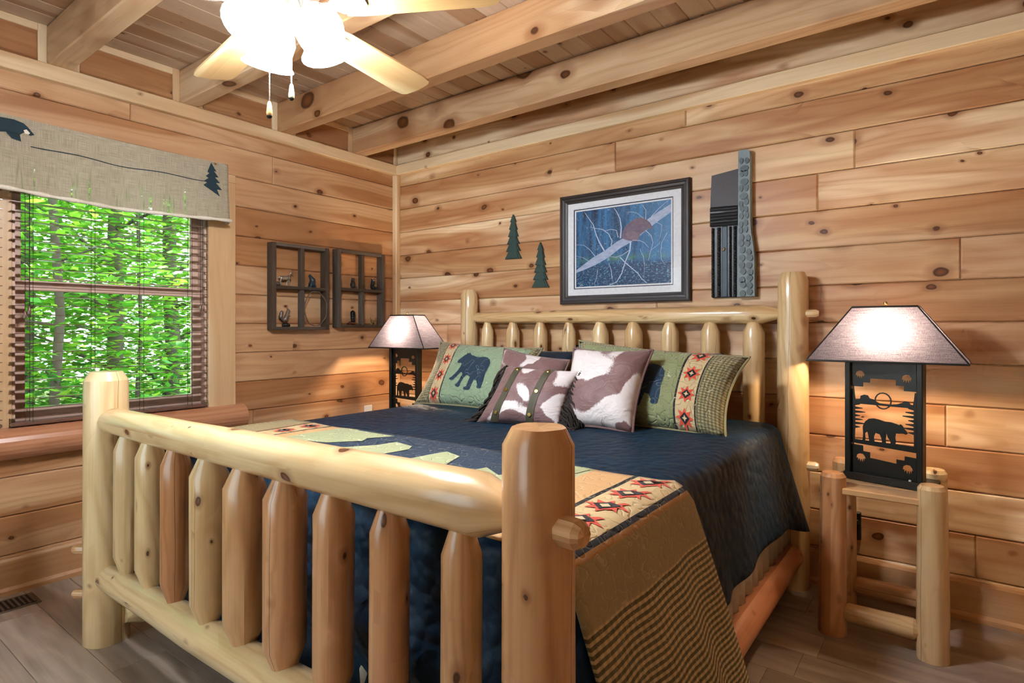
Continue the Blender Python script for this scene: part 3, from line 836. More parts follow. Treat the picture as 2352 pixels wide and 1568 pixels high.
# ------------------------------------------------------------------ pillows
def psurf(c, th, side=1, ear=.05):
    """c = BL, BR, TR, TL corners"""
    BL, BR, TR, TL = [Vector(p) for p in c]
    n_ = (BR - BL).cross(TL - BL).normalized()
    def f(u_, v_):
        a, b = 2 * u_ - 1, 2 * v_ - 1
        ub = u_ - a * ear * (1 - b * b); vb = v_ - b * ear * .8 * (1 - a * a)
        p = BL * (1 - ub) * (1 - vb) + BR * ub * (1 - vb) + TR * ub * vb + TL * (1 - ub) * vb
        k = max(0, (1 - abs(a) ** 3.2)) * max(0, (1 - abs(b) ** 3.2))
        return p + n_ * side * th * (k ** .55) + n_ * .004 * noise.noise((u_ * 5, v_ * 5, th * 50)) * k ** .3
    return f
def pillow(name, c, th, mat, label, group=None, ear=.05, piping=None, back=None, N=26):
    F_, B_ = psurf(c, th, 1, ear), psurf(c, th * .8, -1, ear)
    base = sum((Vector(p) for p in c), Vector()) / 4; base.z = min(p[2] for p in c)
    root = empty(name, base, label, 'pillow', group)
    vs_, fs, uvs = [], [], []
    for f in (F_, B_):
        o_ = len(vs_)
        for i in range(N + 1):
            for j in range(N + 1): vs_.append(f(i / N, j / N) - base); uvs.append((i / N, j / N))
        for i in range(N):
            for j in range(N): a = o_ + i * (N + 1) + j; fs.append((a, a + N + 1, a + N + 2, a + 1))
    me = bpy.data.meshes.new('m'); me.from_pydata([tuple(v) for v in vs_], [], fs)
    ul = me.uv_layers.new(name='uv')
    for l in me.loops: ul.data[l.index].uv = uvs[l.vertex_index]
    bm = bmesh.new(); bm.from_mesh(me); bmesh.ops.remove_doubles(bm, verts=bm.verts, dist=.0008); bmesh.ops.recalc_face_normals(bm, faces=bm.faces); bm.to_mesh(me); bm.free()
    me.polygons.foreach_set('use_smooth', [True] * len(me.polygons))
    link('cover', me, mat, root, (0, 0, 0), world=False)
    if piping:
        pts = [F_(i / 20, 0) for i in range(20)] + [F_(1, i / 20) for i in range(20)] + [F_(1 - i / 20, 1) for i in range(20)] + [F_(0, 1 - i / 20) for i in range(20)]
        link('piping', tube([p - base for p in pts], .006, 6, closed=True), piping, root, (0, 0, 0), world=False)
    return root, F_
def sham_mat(name, flip, tint):
    t = NT(name); uvn = t.n('TexCoord').outputs['UV']; sp_ = t.n('SeparateXYZ', i_0=uvn)
    u_ = t.math('SUBTRACT', 1.0, sp_.outputs[0]) if flip else sp_.outputs[0]
    c = t.ramp(u_, [(0, lin('#8a8460')), (.145, lin('#14171c')), (.155, lin('#d2bd90')), (.265, lin('#14171c')), (.275, lin(tint))], 'CONSTANT')
    gx = t.math('SINE', t.math('MULTIPLY', sp_.outputs[0], 2 * math.pi * 52)); gy = t.math('SINE', t.math('MULTIPLY', sp_.outputs[1], 2 * math.pi * 32))
    pl = t.ramp(t.math('ADD', t.math('MULTIPLY', t.mr(gx, -.4, .4), .5), t.math('MULTIPLY', t.mr(gy, -.4, .4), .5)), [(0, lin('#5d5a3c')), (.5, lin('#837d58')), (1, lin('#b3ab80'))])
    edge = t.math('MAXIMUM', t.math('MAXIMUM', t.mr(u_, .14, .145, 1, 0), t.mr(u_, .95, .955)), t.mr(sp_.outputs[1], .925, .93))
    c = t.mix(edge, c, pl)
    c, puff = stitched(t, t.vm('MULTIPLY', uvn, (1.5, .9, 1)), c, lin('#dfe2cc'), 15, .010, .6)
    wr = t.noise(t.vm('MULTIPLY', uvn, (3, 9, 1)), 1, 3, .6, .5)
    return t.fin(c, .8, t.bump(t.math('ADD', puff, t.math('MULTIPLY', wr, 2.0)), .5, .012), Sheen_Weight=.25)
m_pipe = cloth('olive_piping', '#8a8660', '#aba47c')
c1 = [(.90, -.66, .78), (1.68, -.64, .78), (1.66, -.37, 1.13), (.84, -.37, 1.155)]
L1, F1 = pillow('bed_pillow', c1, .085, sham_mat('sage_sham_left', False, '#8fa888'), 'sage green bear pillow sham beside the corner lamp, red stars on its left', 'bear pillow shams', piping=m_pipe)
c2 = [(2.0, -.68, .78), (2.79, -.66, .78), (2.82, -.40, 1.115), (1.93, -.42, 1.18)]
L2, F2 = pillow('bed_pillow', c2, .09, sham_mat('sage_sham_right', True, '#8a9468'), 'green bear pillow sham near the right headboard post, red stars on its right', 'bear pillow shams', piping=m_pipe)
for root, F_, u0, uc in ((L1, F1, .335, .21), (L2, F2, .275, .79)):
    patch('bear_applique', F_, [(u0 + .36 * x, .16 + .60 * y) for x, y in BEAR], .0025, m_bearnavy, root, .04)
    for k in range(4):
        v_ = .10 + .265 * k
        if v_ > .93: continue
        patch('red_star', F_, star(uc, v_, .052, .105), .002, m_red, root, .03)
        patch('black_diamond', F_, diamond(uc, v_, .028, .058), .003, m_blackc, root, .03)
        patch('star_centre', F_, star(uc, v_, .015, .032, 4, .45), .0038, m_cream, root, .03)
m_navyp = cloth('plain_navy_pillow', '#0c1b2b', '#15293d')
pillow('bed_pillow', [(1.0, -.33, .79), (1.76, -.33, .79), (1.78, -.19, 1.11), (.98, -.19, 1.135)], .05, m_navyp, 'plain navy pillow behind the bear sham nearest the corner', 'plain navy pillows')
pillow('bed_pillow', [(1.80, -.35, .79), (2.62, -.33, .79), (2.64, -.19, 1.12), (1.78, -.20, 1.15)], .05, m_navyp, 'plain navy pillow behind the bear sham nearest the right post', 'plain navy pillows')
def cow(name, off, thr=.54):
    t = NT(name); uvn = t.n('TexCoord').outputs['UV']
    nz = t.noise(t.vm('ADD', t.vm('MULTIPLY', uvn, (2.1, 1.7, 1)), off), 1, 1.5, .45, .5)
    fz = t.noise(t.vm('MULTIPLY', uvn, (60, 30, 1)), 1, 2)
    m = t.mr(t.math('ADD', nz, t.math('MULTIPLY', t.math('SUBTRACT', fz, .5), .05)), thr - .012, thr + .012)
    br = t.mix(t.noise(uvn, 5, 3), lin('#6d4f4f'), lin('#876868'))
    wr = t.noise(t.vm('MULTIPLY', uvn, (4, 6, 1)), 1, 3, .6, .6)
    return t.fin(t.mix(m, br, lin('#e2dcdc')), .55, t.bump(wr, .45, .03), Sheen_Weight=.3)
m_cpipe = cloth('mauve_piping', '#6d4f4f', '#8d7070')
pillow('bed_pillow', [(1.62, -.86, .785), (2.02, -.80, .785), (1.97, -.58, 1.08), (1.57, -.62, 1.135)], .075, cow('cowhide_print_a', (3.1, 7.7, 0)), 'mauve and white cowhide print pillow behind the strapped one', 'cowhide print pillows', piping=m_cpipe)
pillow('bed_pillow', [(2.06, -.86, .785), (2.44, -.83, .785), (2.445, -.62, 1.145), (2.03, -.64, 1.145)], .085, cow('cowhide_print_b', (11.4, 2.3, 4)), 'large upright mauve and white cowhide print pillow left of the green sham', 'cowhide print pillows', piping=m_cpipe)
cf = [(1.70, -1.02, .785), (2.13, -.93, .785), (2.15, -.77, 1.045), (1.76, -.85, 1.06)]
L3, F3 = pillow('bed_pillow', cf, .07, cow('cowhide_print_c', (5.2, 9.1, 2)), 'smaller cowhide print pillow with two buttoned straps and dark fringe', 'cowhide print pillows')
m_strap = cloth('olive_leather_strap', '#3b3826', '#4c4832', rough=.6)
for u0 in (.24, .66):
    s_ = patch('strap', F3, [(u0 - .045, .01), (u0 + .045, .01), (u0 + .045, .99), (u0 - .045, .99)], .003, m_strap, L3, .05)
    for v_ in (.12, .5, .9):
        p = F3(u0, v_); n_ = (F3(u0 + .01, v_) - p).cross(F3(u0, v_ + .01) - p).normalized()
        link('snap', lathe([(.010, 0), (.0105, .002), (.008, .0045), (.0, .005)], 14), m_brass, s_, p + n_ * .003 - wloc(L3), n_.to_track_quat('Z', 'Y').to_euler(), world=False)
m_fringe = plain('dark_brown_fringe', '#2a221d', .8)
for u_, nm in ((1.0, 110), (0.0, 80)):
    bm = bmesh.new()
    for i in range(nm):
        v_ = .02 + .96 * i / nm
        p = F3(u_, v_); L = (.15 + .06 * rnd.random()); sgn = 1 if u_ else -1
        L = min(L, max(.03, (p.z - .79) * .9 + .03)) if True else L
        pts = []
        for k in range(5):
            f = k / 4
            q = p + Vector((sgn * (.075 * f ** .6) + .012 * math.sin(i * 2.1 + f * 4), -.012 * f + .012 * math.sin(i * 3.7 + f * 3), -L * f ** 1.2 + .01 * (1 - f)))
            q.z = max(q.z, .785 + .004 * (i % 4)); pts.append(q - wloc(L3))
        m_ = tube(pts, .0032, 4, smooth=180); bm.from_mesh(m_); bpy.data.meshes.remove(m_)
    o = link('fringe', frombm(bm, 180), m_fringe, L3, (0, 0, 0), world=False); o['kind'] = 'stuff'

# ------------------------------------------------------------------ nightstands and lamps
def nightstand(loc, rz, label):
    root = empty('nightstand', loc, label, 'nightstand', 'log nightstands', rz)
    W, D = .168, .158
    for (sx_, sy_, m_) in ((-1, -1, m_logr), (1, -1, m_log), (-1, 1, m_logo), (1, 1, m_log)):
        log('leg', (sx_ * W, sy_ * D, 0), (sx_ * W * .985, sy_ * D, .655), .053, .047, m_, root, c1=(.014, .8), world=False, wob=.03)
    for k in range(3):
        y0 = -D - .028 + k * (2 * D + .056) / 3
        w_ = W + .035 if k == 1 else W - .03
        link('top_board', boxme(2 * w_, (2 * D + .056) / 3 - .001, .026, .004), m_nsboard, root, (0, y0 + (2 * D + .056) / 6, .588), world=False)
    for sy_ in (-1, 1): log('stretcher', (-W + .03, sy_ * D, .095), (W - .03, sy_ * D, .095), .036, .04, m_logo if sy_ > 0 else m_log, root, (.03, .55), (.03, .55), world=False)
    for sx_ in (-1, 1): log('side_stretcher', (sx_ * W, -D + .03, .16), (sx_ * W, D - .03, .16), .03, .03, m_logo, root, (.03, .55), (.03, .55), world=False)
    return root
nightstand((3.331, -.314, 0), 0, 'peeled log nightstand right of the bed against the back wall')
nightstand((.49, -.315, 0), 0, 'peeled log nightstand hidden in the corner behind the bed')

t = NT('taupe_linen_lampshade'); u = t.n('TexCoord').outputs['Object']
wv = t.math('ADD', t.noise(t.vm('MULTIPLY', u, (500, 500, 25)), 1, 2), t.noise(t.vm('MULTIPLY', u, (25, 25, 500)), 1, 2))
cl = t.mix(t.mr(wv, .7, 1.3), lin('#463e42'), lin('#746a6e'))
df_ = t.n('BsdfDiffuse', i_Color=cl); tr_ = t.n('BsdfTranslucent', i_Color=t.mix(t.mr(wv, .7, 1.3), lin('#85809a'), lin('#bcb8cc')))
mx = t.n('MixShader', i_0=.13); t.t.links.new(df_.outputs[0], mx.inputs[1]); t.t.links.new(tr_.outputs[0], mx.inputs[2])
t.t.links.new(mx.outputs[0], t.out.inputs[0]); t.t.nodes.remove(t.b); m_shade = t.m
m_bulb = glow('lamp_bulb', '#ffdfb8', LAMP_BULB)
m_lining = plain('pale_shade_lining', '#d8d2c8', .8)
def pc(pts): return [((x - 630) * .000454, (1490 - y) * .00051) for x, y in pts]
def circ(cx, cy, rx, ry, n=16): return [(cx + rx * math.cos(2 * math.pi * k / n), cy + ry * math.sin(2 * math.pi * k / n)) for k in range(n)]
def paw(cx, cy): return pc([(cx - 40, cy + 5), (cx - 34, cy - 22), (cx - 10, cy - 36), (cx + 18, cy - 34), (cx + 36, cy - 12), (cx + 40, cy + 10), (cx + 30, cy + 2), (cx + 30, cy + 30), (cx + 18, cy + 6), (cx + 14, cy + 40), (cx + 2, cy + 8), (cx - 4, cy + 38), (cx - 14, cy + 6), (cx - 26, cy + 26), (cx - 28, cy + 2)])
def teeth(x0, sg):
    pts = [(x0, 745), (x0 + sg * 24, 745), (x0 + sg * 30, 800), (x0 + sg * 38, 850)]
    y = 862; k = 0
    while y < 1060:
        ln = 44 + 22 * (k % 3); pts += [(x0 + sg * 32, y), (x0 + sg * (30 + ln), y + 6), (x0 + sg * (30 + ln), y + 12), (x0 + sg * 32, y + 22)]; y += 32; k += 1
    pts += [(x0 + sg * 30, 1175), (x0, 1175)]
    return pc(pts)
LB = [(458,1060),(465,1035),(480,1010),(510,985),(550,978),(600,985),(640,995),(690,995),(735,1005),(755,1012),(765,1003),(780,1012),(795,1035),(815,1058),(824,1070),(810,1082),(785,1076),(760,1080),(730,1082),(725,1115),(730,1150),(722,1180),(690,1180),(686,1150),(665,1120),(655,1085),(650,1130),(650,1180),(622,1180),(612,1130),(600,1105),(565,1096),(552,1130),(556,1180),(515,1180),(505,1120),(497,1095),(478,1110),(480,1180),(455,1180),(462,1120)]
def lamp(loc, rz, label, srz=0.0):
    root = empty('table_lamp', loc, label, 'lamp', 'black cut-out bear lamps', rz)
    K = dict(world=False)
    link('base_plate', boxme(.33, .17, .02, .004), m_black, root, (0, .03, .010), **K)
    link('base_lip', boxme(.286, .012, .03, .003), m_black, root, (0, -.056, .016), **K)
    for sx_ in (-1, 1): link('side_post', boxme(.022, .05, .50, .003), m_black, root, (sx_ * .132, -.02, .27), **K)
    link('top_bar', boxme(.286, .05, .018, .003), m_black, root, (0, -.02, .511), **K)
    pan = link('cutout_panel', prism(pc([(360, 510), (900, 510), (900, 735), (792, 735), (792, 695), (730, 695), (730, 650), (518, 650), (518, 685), (460, 685), (460, 722), (360, 722)]), .004, hole=[paw(435, 625), paw(815, 640)]), m_black, root, (0, -.025, .005), **K)
    link('cutout_panel', prism(pc([(360, 1480), (900, 1480), (900, 1260), (800, 1255), (797, 1290), (735, 1290), (735, 1325), (520, 1310), (520, 1265), (462, 1262), (460, 1215), (360, 1212)]), .004, hole=[paw(443, 1320), paw(822, 1358)]), m_black, root, (0, -.025, .005), **K)
    link('ground_bar', prism(pc([(360, 1168), (900, 1168), (900, 1218), (360, 1175 + 25)]), .004), m_black, root, (0, -.025, .005), **K)
    link('cloud_line', prism(pc([(390, 855), (390, 835), (435, 825), (440, 800), (470, 788), (500, 792), (515, 815), (550, 822), (575, 840), (600, 850), (690, 852), (740, 845), (775, 832), (800, 815), (830, 820), (840, 838), (870, 845), (880, 868), (390, 868)]), .004), m_black, root, (0, -.025, .005), **K)
    ring = lambda r_: pc(circ(627, 828, r_, r_))
    link('moon_ring', prism(ring(70), .005, hole=[ring(60)]), m_black, root, (0, -.026, .005), **K)
    link('bear_silhouette', prism(pc(LB), .004), m_black, root, (0, -.0255, .005), **K)
    link('pine_edge', prism(teeth(360, 1), .004), m_black, root, (0, -.025, .005), **K)
    link('pine_edge', prism(teeth(900, -1), .004), m_black, root, (0, -.025, .005), **K)
    link('socket', lathe([(.012, .52), (.016, .535), (.016, .575), (.012, .58)], 12), m_brass, root, (0, .0, 0), **K)
    link('bulb', lathe([(.0, .655), (.016, .65), (.027, .632), (.029, .615), (.02, .592), (.012, .578)], 14, 80), m_bulb, root, (0, 0, 0), **K)
    # shade: rectangular frustum, thin shell
    def fr(a, b, a2, b2, z0, z1): return [(-a, -b, z0), (a, -b, z0), (a, b, z0), (-a, b, z0), (-a2, -b2, z1), (a2, -b2, z1), (a2, b2, z1), (-a2, b2, z1)]
    vs_ = fr(.28, .115, .115, .055, .508, .735) 
    sh = link('lamp_shade', mesh(vs_, [(0, 1, 5, 4), (1, 2, 6, 5), (2, 3, 7, 6), (3, 0, 4, 7)]), m_shade, root, **K)
    sh.rotation_euler = (0, 0, srz)
    V = [Vector(v) for v in vs_]
    for nm, ids in (('trim_band', (0, 1, 2, 3)), ('trim_band', (4, 5, 6, 7))):
        link(nm, tube([V[i] for i in ids], .0045, 6, closed=True), m_black, sh, **K)
    for i in range(4): link('seam_trim', tube([V[i], V[i + 4]], .003, 5), m_strap2, sh, **K)
    link('harp', tube([(-.012, 0, .53), (-.05, 0, .58), (-.05, 0, .66), (-.02, 0, .725), (0, 0, .733), (.02, 0, .725), (.05, 0, .66), (.05, 0, .58), (.012, 0, .53)], .002, 5), m_brass, root, **K)
    link('spider_bar', tube([(-.115, 0, .733), (.115, 0, .733)], .002, 5), m_brass, root, **K)
    link('finial', lathe([(.004, .733), (.007, .738), (.004, .742), (.008, .748), (.006, .757), (0, .76)], 12), m_brass, root, **K)
    link('switch', lathe([(.005, 0), (.005, .014), (.003, .016)], 10), m_white, root, (.10, -.045, .02), **K)
    return root
m_strap2 = plain('dark_shade_binding', '#241f1e', .7)
lamp((3.335, -.285, .602), R(-13), 'lit black bear cut-out lamp on the nightstand right of the bed', R(11))
lamp((.49, -.34, .602), R(0), 'lit black bear cut-out lamp in the corner beyond the bed')

# ------------------------------------------------------------------ framed wildlife print
pic = empty('framed_picture', (1.98, 0, 1.40), 'framed blue forest print of a cat on a fallen log above the headboard', 'picture')
m_frame = wood('charcoal_frame', ['#4c4c50', '#3e3e43', '#5a5a5e'], 0, knot=False, ring=.35, rough=.45)
m_frameZ = wood('charcoal_frame_upright', ['#4c4c50', '#3e3e43', '#5a5a5e'], 2, knot=False, ring=.35, rough=.45)
X0, X1, Z0, Z1 = 1.560, 2.404, 1.400, 2.082
FPf = [(0, 0), (0, .026), (.006, .034), (.018, .036), (.022, .030), (.034, .028), (.040, .022), (.052, .018), (.052, 0)]   # (inward, out of wall)
def side(a, b, inward, mat):
    a, b, inw = Vector(a), Vector(b), Vector(inward); d = (b - a).normalized()
    vs_ = []
    for p, s_ in ((a, 1), (b, -1)):
        for i_, o_ in FPf: vs_.append(p + inw * i_ + d * s_ * i_ + Vector((0, -o_, 0)))
    n_ = len(FPf); fs = [tuple(range(n_)), tuple(range(n_, 2 * n_))] + [(k, (k + 1) % n_, n_ + (k + 1) % n_, n_ + k) for k in range(n_)]
    c_ = (a + b) / 2
    return link('frame_rail', mesh([v - c_ for v in vs_], fs), mat, pic, c_)
side((X0, 0, Z0), (X1, 0, Z0), (0, 0, 1), m_frame); side((X0, 0, Z1), (X1, 0, Z1), (0, 0, -1), m_frame)
side((X0, 0, Z0), (X0, 0, Z1), (1, 0, 0), m_frameZ); side((X1, 0, Z0), (X1, 0, Z1), (-1, 0, 0), m_frameZ)
m_mat = plain('white_mat_board', '#f0f1f6', .8)
rect = lambda a, b, c_, d: [(a, c_), (b, c_), (b, d), (a, d)]
PX0, PX1, PZ0, PZ1 = 1.668, 2.289, 1.506, 1.978
link('mat_board', prism(rect(X0 + .045, X1 - .045, Z0 + .04, Z1 - .04), .003, hole=[rect(PX0 - .014, PX1 + .014, PZ0 - .014, PZ1 + .014)]), m_mat, pic, (0, -.010, 0))
link('inner_mat', prism(rect(PX0 - .02, PX1 + .02, PZ0 - .02, PZ1 + .02), .002, hole=[rect(PX0 - .009, PX1 + .009, PZ0 - .009, PZ1 + .009)]), plain('navy_mat', '#1d2c46', .8), pic, (0, -.0075, 0))
link('inner_mat', prism(rect(PX0 - .02, PX1 + .02, PZ0 - .02, PZ1 + .02), .002, hole=[rect(PX0, PX1, PZ0, PZ1)]), m_mat, pic, (0, -.0055, 0))
t = NT('blue_forest_print'); u = t.n('TexCoord').outputs['Object']; sx = t.n('SeparateXYZ', i_0=u)
tr = t.noise(t.vm('MULTIPLY', u, (26, 1, 3.0)), 1, 5, .65)
c = t.mix(t.mr(tr, .35, .68), lin('#082342'), lin('#2f7fb8'))
right = t.mr(sx.outputs[0], .05, .3)
c = t.mix(t.math('MULTIPLY', right, .65), c, lin('#3f8cc6'))
gl = t.mr(t.math('ABSOLUTE', t.math('ADD', sx.outputs[2], .075)), .0, .03, 1, 0)
c = t.mix(t.math('MULTIPLY', gl, t.mr(t.noise(u, 12, 3), .4, .7)), c, lin('#4f8a62'))
low = t.mr(sx.outputs[2], -.08, -.12)
sprk = t.mr(t.noise(t.vm('MULTIPLY', u, (60, 1, 160)), 1, 2), .55, .68)
c = t.mix(low, c, t.mix(sprk, lin('#0f3c64'), lin('#6aaed2')))
c, _ = stitched(t, t.vm('MULTIPLY', u, (1, .0, 1)), c, lin('#bcd6ea'), 34, .012, .4)
m_print = t.fin(c, .5)
PC = Vector(((PX0 + PX1) / 2, -.004, (PZ0 + PZ1) / 2))
pr = link('print', boxme(PX1 - PX0 + .02, .002, PZ1 - PZ0 + .02), m_print, pic, PC)
def pq(x, y):   # photo-crop position -> print position
    # print quad in the crop: TL(220,450) TR(1285,310) BR(1285,1230) BL(220,1290)
    f = (x - 220) / 1065; top = 450 - 140 * f; bot = 1290 - 60 * f
    d0, d1 = 1.0, 1.0
    return ((f - .5) * (PX1 - PX0), ((bot - y) / (bot - top) - .5) * (PZ1 - PZ0))
def pshape(name, pts, mat, lay): return link(name, prism([pq(*p) for p in pts], .0006), mat, pr, (0, -.0014 - lay * .0004, 0), world=False)
def twig(pts, w0, w1, mat, lay):
    q = [Vector(pq(*p)) for p in pts]; L_, R_ = [], []
    for i, p in enumerate(q):
        d = (q[min(i + 1, len(q) - 1)] - q[max(i - 1, 0)]).normalized(); nn = Vector((-d.y, d.x)); w_ = w0 + (w1 - w0) * i / (len(q) - 1)
        L_.append(p + nn * w_); R_.append(p - nn * w_)
    return link('printed_branch', prism([tuple(v) for v in L_ + R_[::-1]], .0006), mat, pr, (0, -.0014 - lay * .0004, 0), world=False)
def grain(name, a, b):
    t = NT(name); u = t.n('TexCoord').outputs['Object']
    return t.fin(t.mix(t.noise(t.vm('MULTIPLY', u, (30, 1, 60)), 1, 4), lin(a), lin(b)), .5)
m_plog = grain('printed_log', '#7288b0', '#d0daee'); m_cat = grain('printed_fur', '#4f3f58', '#8a7484'); m_tw = grain('printed_twig', '#9fb4d8', '#dfe6f2')
pshape('printed_log', [(222, 1130), (222, 1040 + 60), (420, 960), (560, 880), (700, 780), (860, 690), (1000, 560), (1120, 470), (1285, 360), (1285, 450), (1160, 545), (1040, 640), (900, 760), (740, 850), (600, 960), (450, 1040), (330, 1090)], m_plog, 0)
pshape('printed_cat', [(762, 700), (770, 660), (800, 610), (850, 560), (910, 520), (970, 505), (1030, 530), (1070, 570), (1090, 610), (1085, 640), (1050, 630), (1010, 660), (960, 700), (945, 740), (920, 770), (870, 770), (800, 755), (765, 740)], m_cat, 1)
pshape('printed_cat', [(800, 690), (850, 650), (900, 660), (945, 700), (940, 750), (900, 765), (840, 750)], grain('printed_haunch', '#5d4a60', '#9a8390'), 2)
for pts, w0, w1 in (
    ([(560, 880), (500, 780), (460, 690), (430, 590), (370, 510), (325, 450)], .007, .002), ([(745, 740), (755, 620), (740, 520), (700, 440), (670, 400)], .007, .002),
    ([(640, 820), (650, 770), (610, 690), (540, 640), (460, 630), (390, 615)], .005, .0015), ([(720, 730), (700, 650), (640, 640), (570, 655)], .004, .0015),
    ([(860, 770), (850, 880), (800, 1000), (760, 1130), (700, 1230), (620, 1260)], .007, .003), ([(740, 950), (800, 1010), (870, 1070), (940, 1130), (980, 1190), (1035, 1235)], .005, .003),
    ([(850, 870), (760, 930), (690, 950), (630, 945)], .003, .0015), ([(880, 760), (960, 765), (1010, 790), (1055, 845)], .003, .0012),
    ([(1020, 650), (1080, 710), (1100, 790), (1070, 900), (1050, 990)], .003, .0012), ([(1130, 560), (1190, 590), (1180, 700), (1165, 800), (1080, 870)], .0025, .0012),
    ([(1245, 680), (1190, 790), (1180, 880), (1185, 970), (1215, 1020)], .0025, .0012), ([(1020, 530), (1025, 430), (1000, 390), (975, 360)], .003, .001),
    ([(1000, 520), (930, 460), (870, 445), (810, 450)], .002, .001), ([(1080, 500), (1160, 410), (1260, 320)], .0025, .001),
    ([(450, 940), (390, 870), (320, 820), (225, 815)], .003, .001), ([(380, 1000), (310, 960), (225, 940)], .002, .001), ([(650, 1190), (640, 1090), (610, 1020)], .004, .0015),
    ([(960, 860), (1000, 950), (1010, 1060), (1000, 1180)], .0018, .0008), ([(480, 1090), (470, 1180), (440, 1260)], .0025, .001)):
    twig(pts, w0 * .62, w1 * .62, m_tw, 3)
box('glazing', (X0 + .046, -.0165, Z0 + .044), (X1 - .046, -.0145, Z1 - .044), m_pglass, pic)

# ------------------------------------------------------------------ tree plaques and carved cabin
m_green = plain('painted_dark_green', '#304a46', .55, bumpy=.25, scale=90)
def tree_plaque(loc, w_, h_, label, sd):
    r_ = random.Random(sd); pts = []
    n_ = 6
    left, right = [], []
    for k in range(n_):
        z = h_ * (1 - .04 - k / n_ * .95); zl = h_ * (1 - (k + 1) / n_ * .98)
        wk = w_ * .5 * (.22 + .78 * (k + 1) / n_)
        wi = w_ * .5 * (.10 + .62 * (k + 1) / n_)
        left += [(-wk, zl), (-wi * .80, zl + .004)]; right += [(wk * 1.0, zl - .003), (wi * .85, zl + .002)]
    pts = [(0, h_)] + right[:-1] + left[:-1][::-1]
    root = empty('tree_plaque', loc, label, 'wall decor', 'green wooden tree plaques')
    link('tree_board', prism(pts, .016), m_green, root, (0, -.009, 0), world=False)
    link('branch_layer', prism([(p[0] * .55 + .012, p[1] * .93 + .004) for p in pts], .008), m_green, root, (0, -.018, 0), world=False)
tree_plaque((1.177, 0, 1.715), .135, .305, 'taller-hung green wooden pine tree plaque left of the picture', 3)
tree_plaque((1.400, 0, 1.512), .132, .30, 'lower green wooden pine tree plaque beside the picture frame', 5)

cab = empty('carved_cabin_plaque', (2.62, 0, 1.41), 'tall dark carved wooden cabin wall with stone chimney, right of the picture', 'wall carving')
m_car = plain('dark_carved_wood', '#23262b', .42, bumpy=.3, scale=40)
m_car2 = plain('dark_plum_roof', '#2b2228', .5, bumpy=.2, scale=30)
m_door = plain('slate_blue_paint', '#2f4656', .5, bumpy=.2)
m_stone = plain('grey_painted_stone', '#46585e', .5, bumpy=.4, scale=25)
m_mort = plain('light_grey_mortar', '#7f8f95', .6, bumpy=.3)
box('back_board', (2.522, -.022, 1.412), (2.662, 0, 2.065), m_car, cab, .003)
link('roof', prism([(2.520, 1.897), (2.664, 1.892), (2.664, 2.082), (2.527, 2.066)], .036), m_car2, cab, (0, -.02, 0))
for k in range(6):
    log('wall_log', (2.518, -.03, 1.803 + k * .0165), (2.662, -.03, 1.800 + k * .0165), .0095, .0095, m_car, cab, wob=.06, seg=10)
for x, w_ in ((2.530, .017), (2.562, .019), (2.622, .013), (2.646, .018)):
    pts = []; n_ = 24
    vs_, fs = [], []
    zz = [1.414 + (1.786 - 1.414) * i / (n_ * 4) for i in range(n_ * 4 + 1)]
    for i, z in enumerate(zz):
        r_ = .55 + .45 * abs(math.sin(math.pi * i / 4))
        for a in range(0, 181, 36): vs_.append((x + w_ * .5 * (.8 + .2 * r_) * math.cos(R(a)), -.021 - .016 * r_ * math.sin(R(a)), z))
    for i in range(len(zz) - 1):
        for a in range(5): q = i * 6 + a; fs.append((q, q + 1, q + 7, q + 6))
    link('log_end_column', mesh([Vector(v) - Vector((x, 0, 1.6)) for v in vs_], fs, 50), m_car, cab, (x, 0, 1.6))
d_ = box('cabin_door', (2.577, -.026, 1.414), (2.607, -.006, 1.79), m_door, cab, .003)
link('door_latch', boxme(.014, .008, .02, .003), plain('aged_brass', '#6a5a3a', .5, .5), cab, (2.588, -.03, 1.667), (0, R(35), 0))
CH = [(2.662, 1.412), (2.750, 1.412), (2.748, 1.62), (2.742, 1.68), (2.732, 1.74), (2.728, 1.80), (2.726, 2.16), (2.716, 2.172), (2.676, 2.176), (2.668, 2.165), (2.667, 1.8)]
link('chimney_slab', prism(CH, .046), m_mort, cab, (0, -.024, 0))
z = 1.432; k = 0
while z < 2.15:
    wmax = 2.744 if z < 1.62 else (2.742 - (z - 1.62) * .12 if z < 1.75 else 2.723)
    cx = 2.672; 
    nn = 2 if z < 1.9 else 1 + (k % 2)
    wid = (wmax - cx) / nn
    for i in range(nn):
        x = cx + wid * (i + .5) + rnd.uniform(-.004, .004)
        zz = z + rnd.uniform(-.007, .007)
        pl = [(wid * .42 * (1 + .25 * noise.noise((k * 3.1 + i, a, 0))) * math.cos(2 * math.pi * a / 9), .017 * (1 + .3 * noise.noise((k * 1.7 + i * 5, a, 3))) * math.sin(2 * math.pi * a / 9)) for a in range(9)]
        link('stone', prism(pl, .008), m_stone, cab, (x, -.049, zz))
    z += .036; k += 1

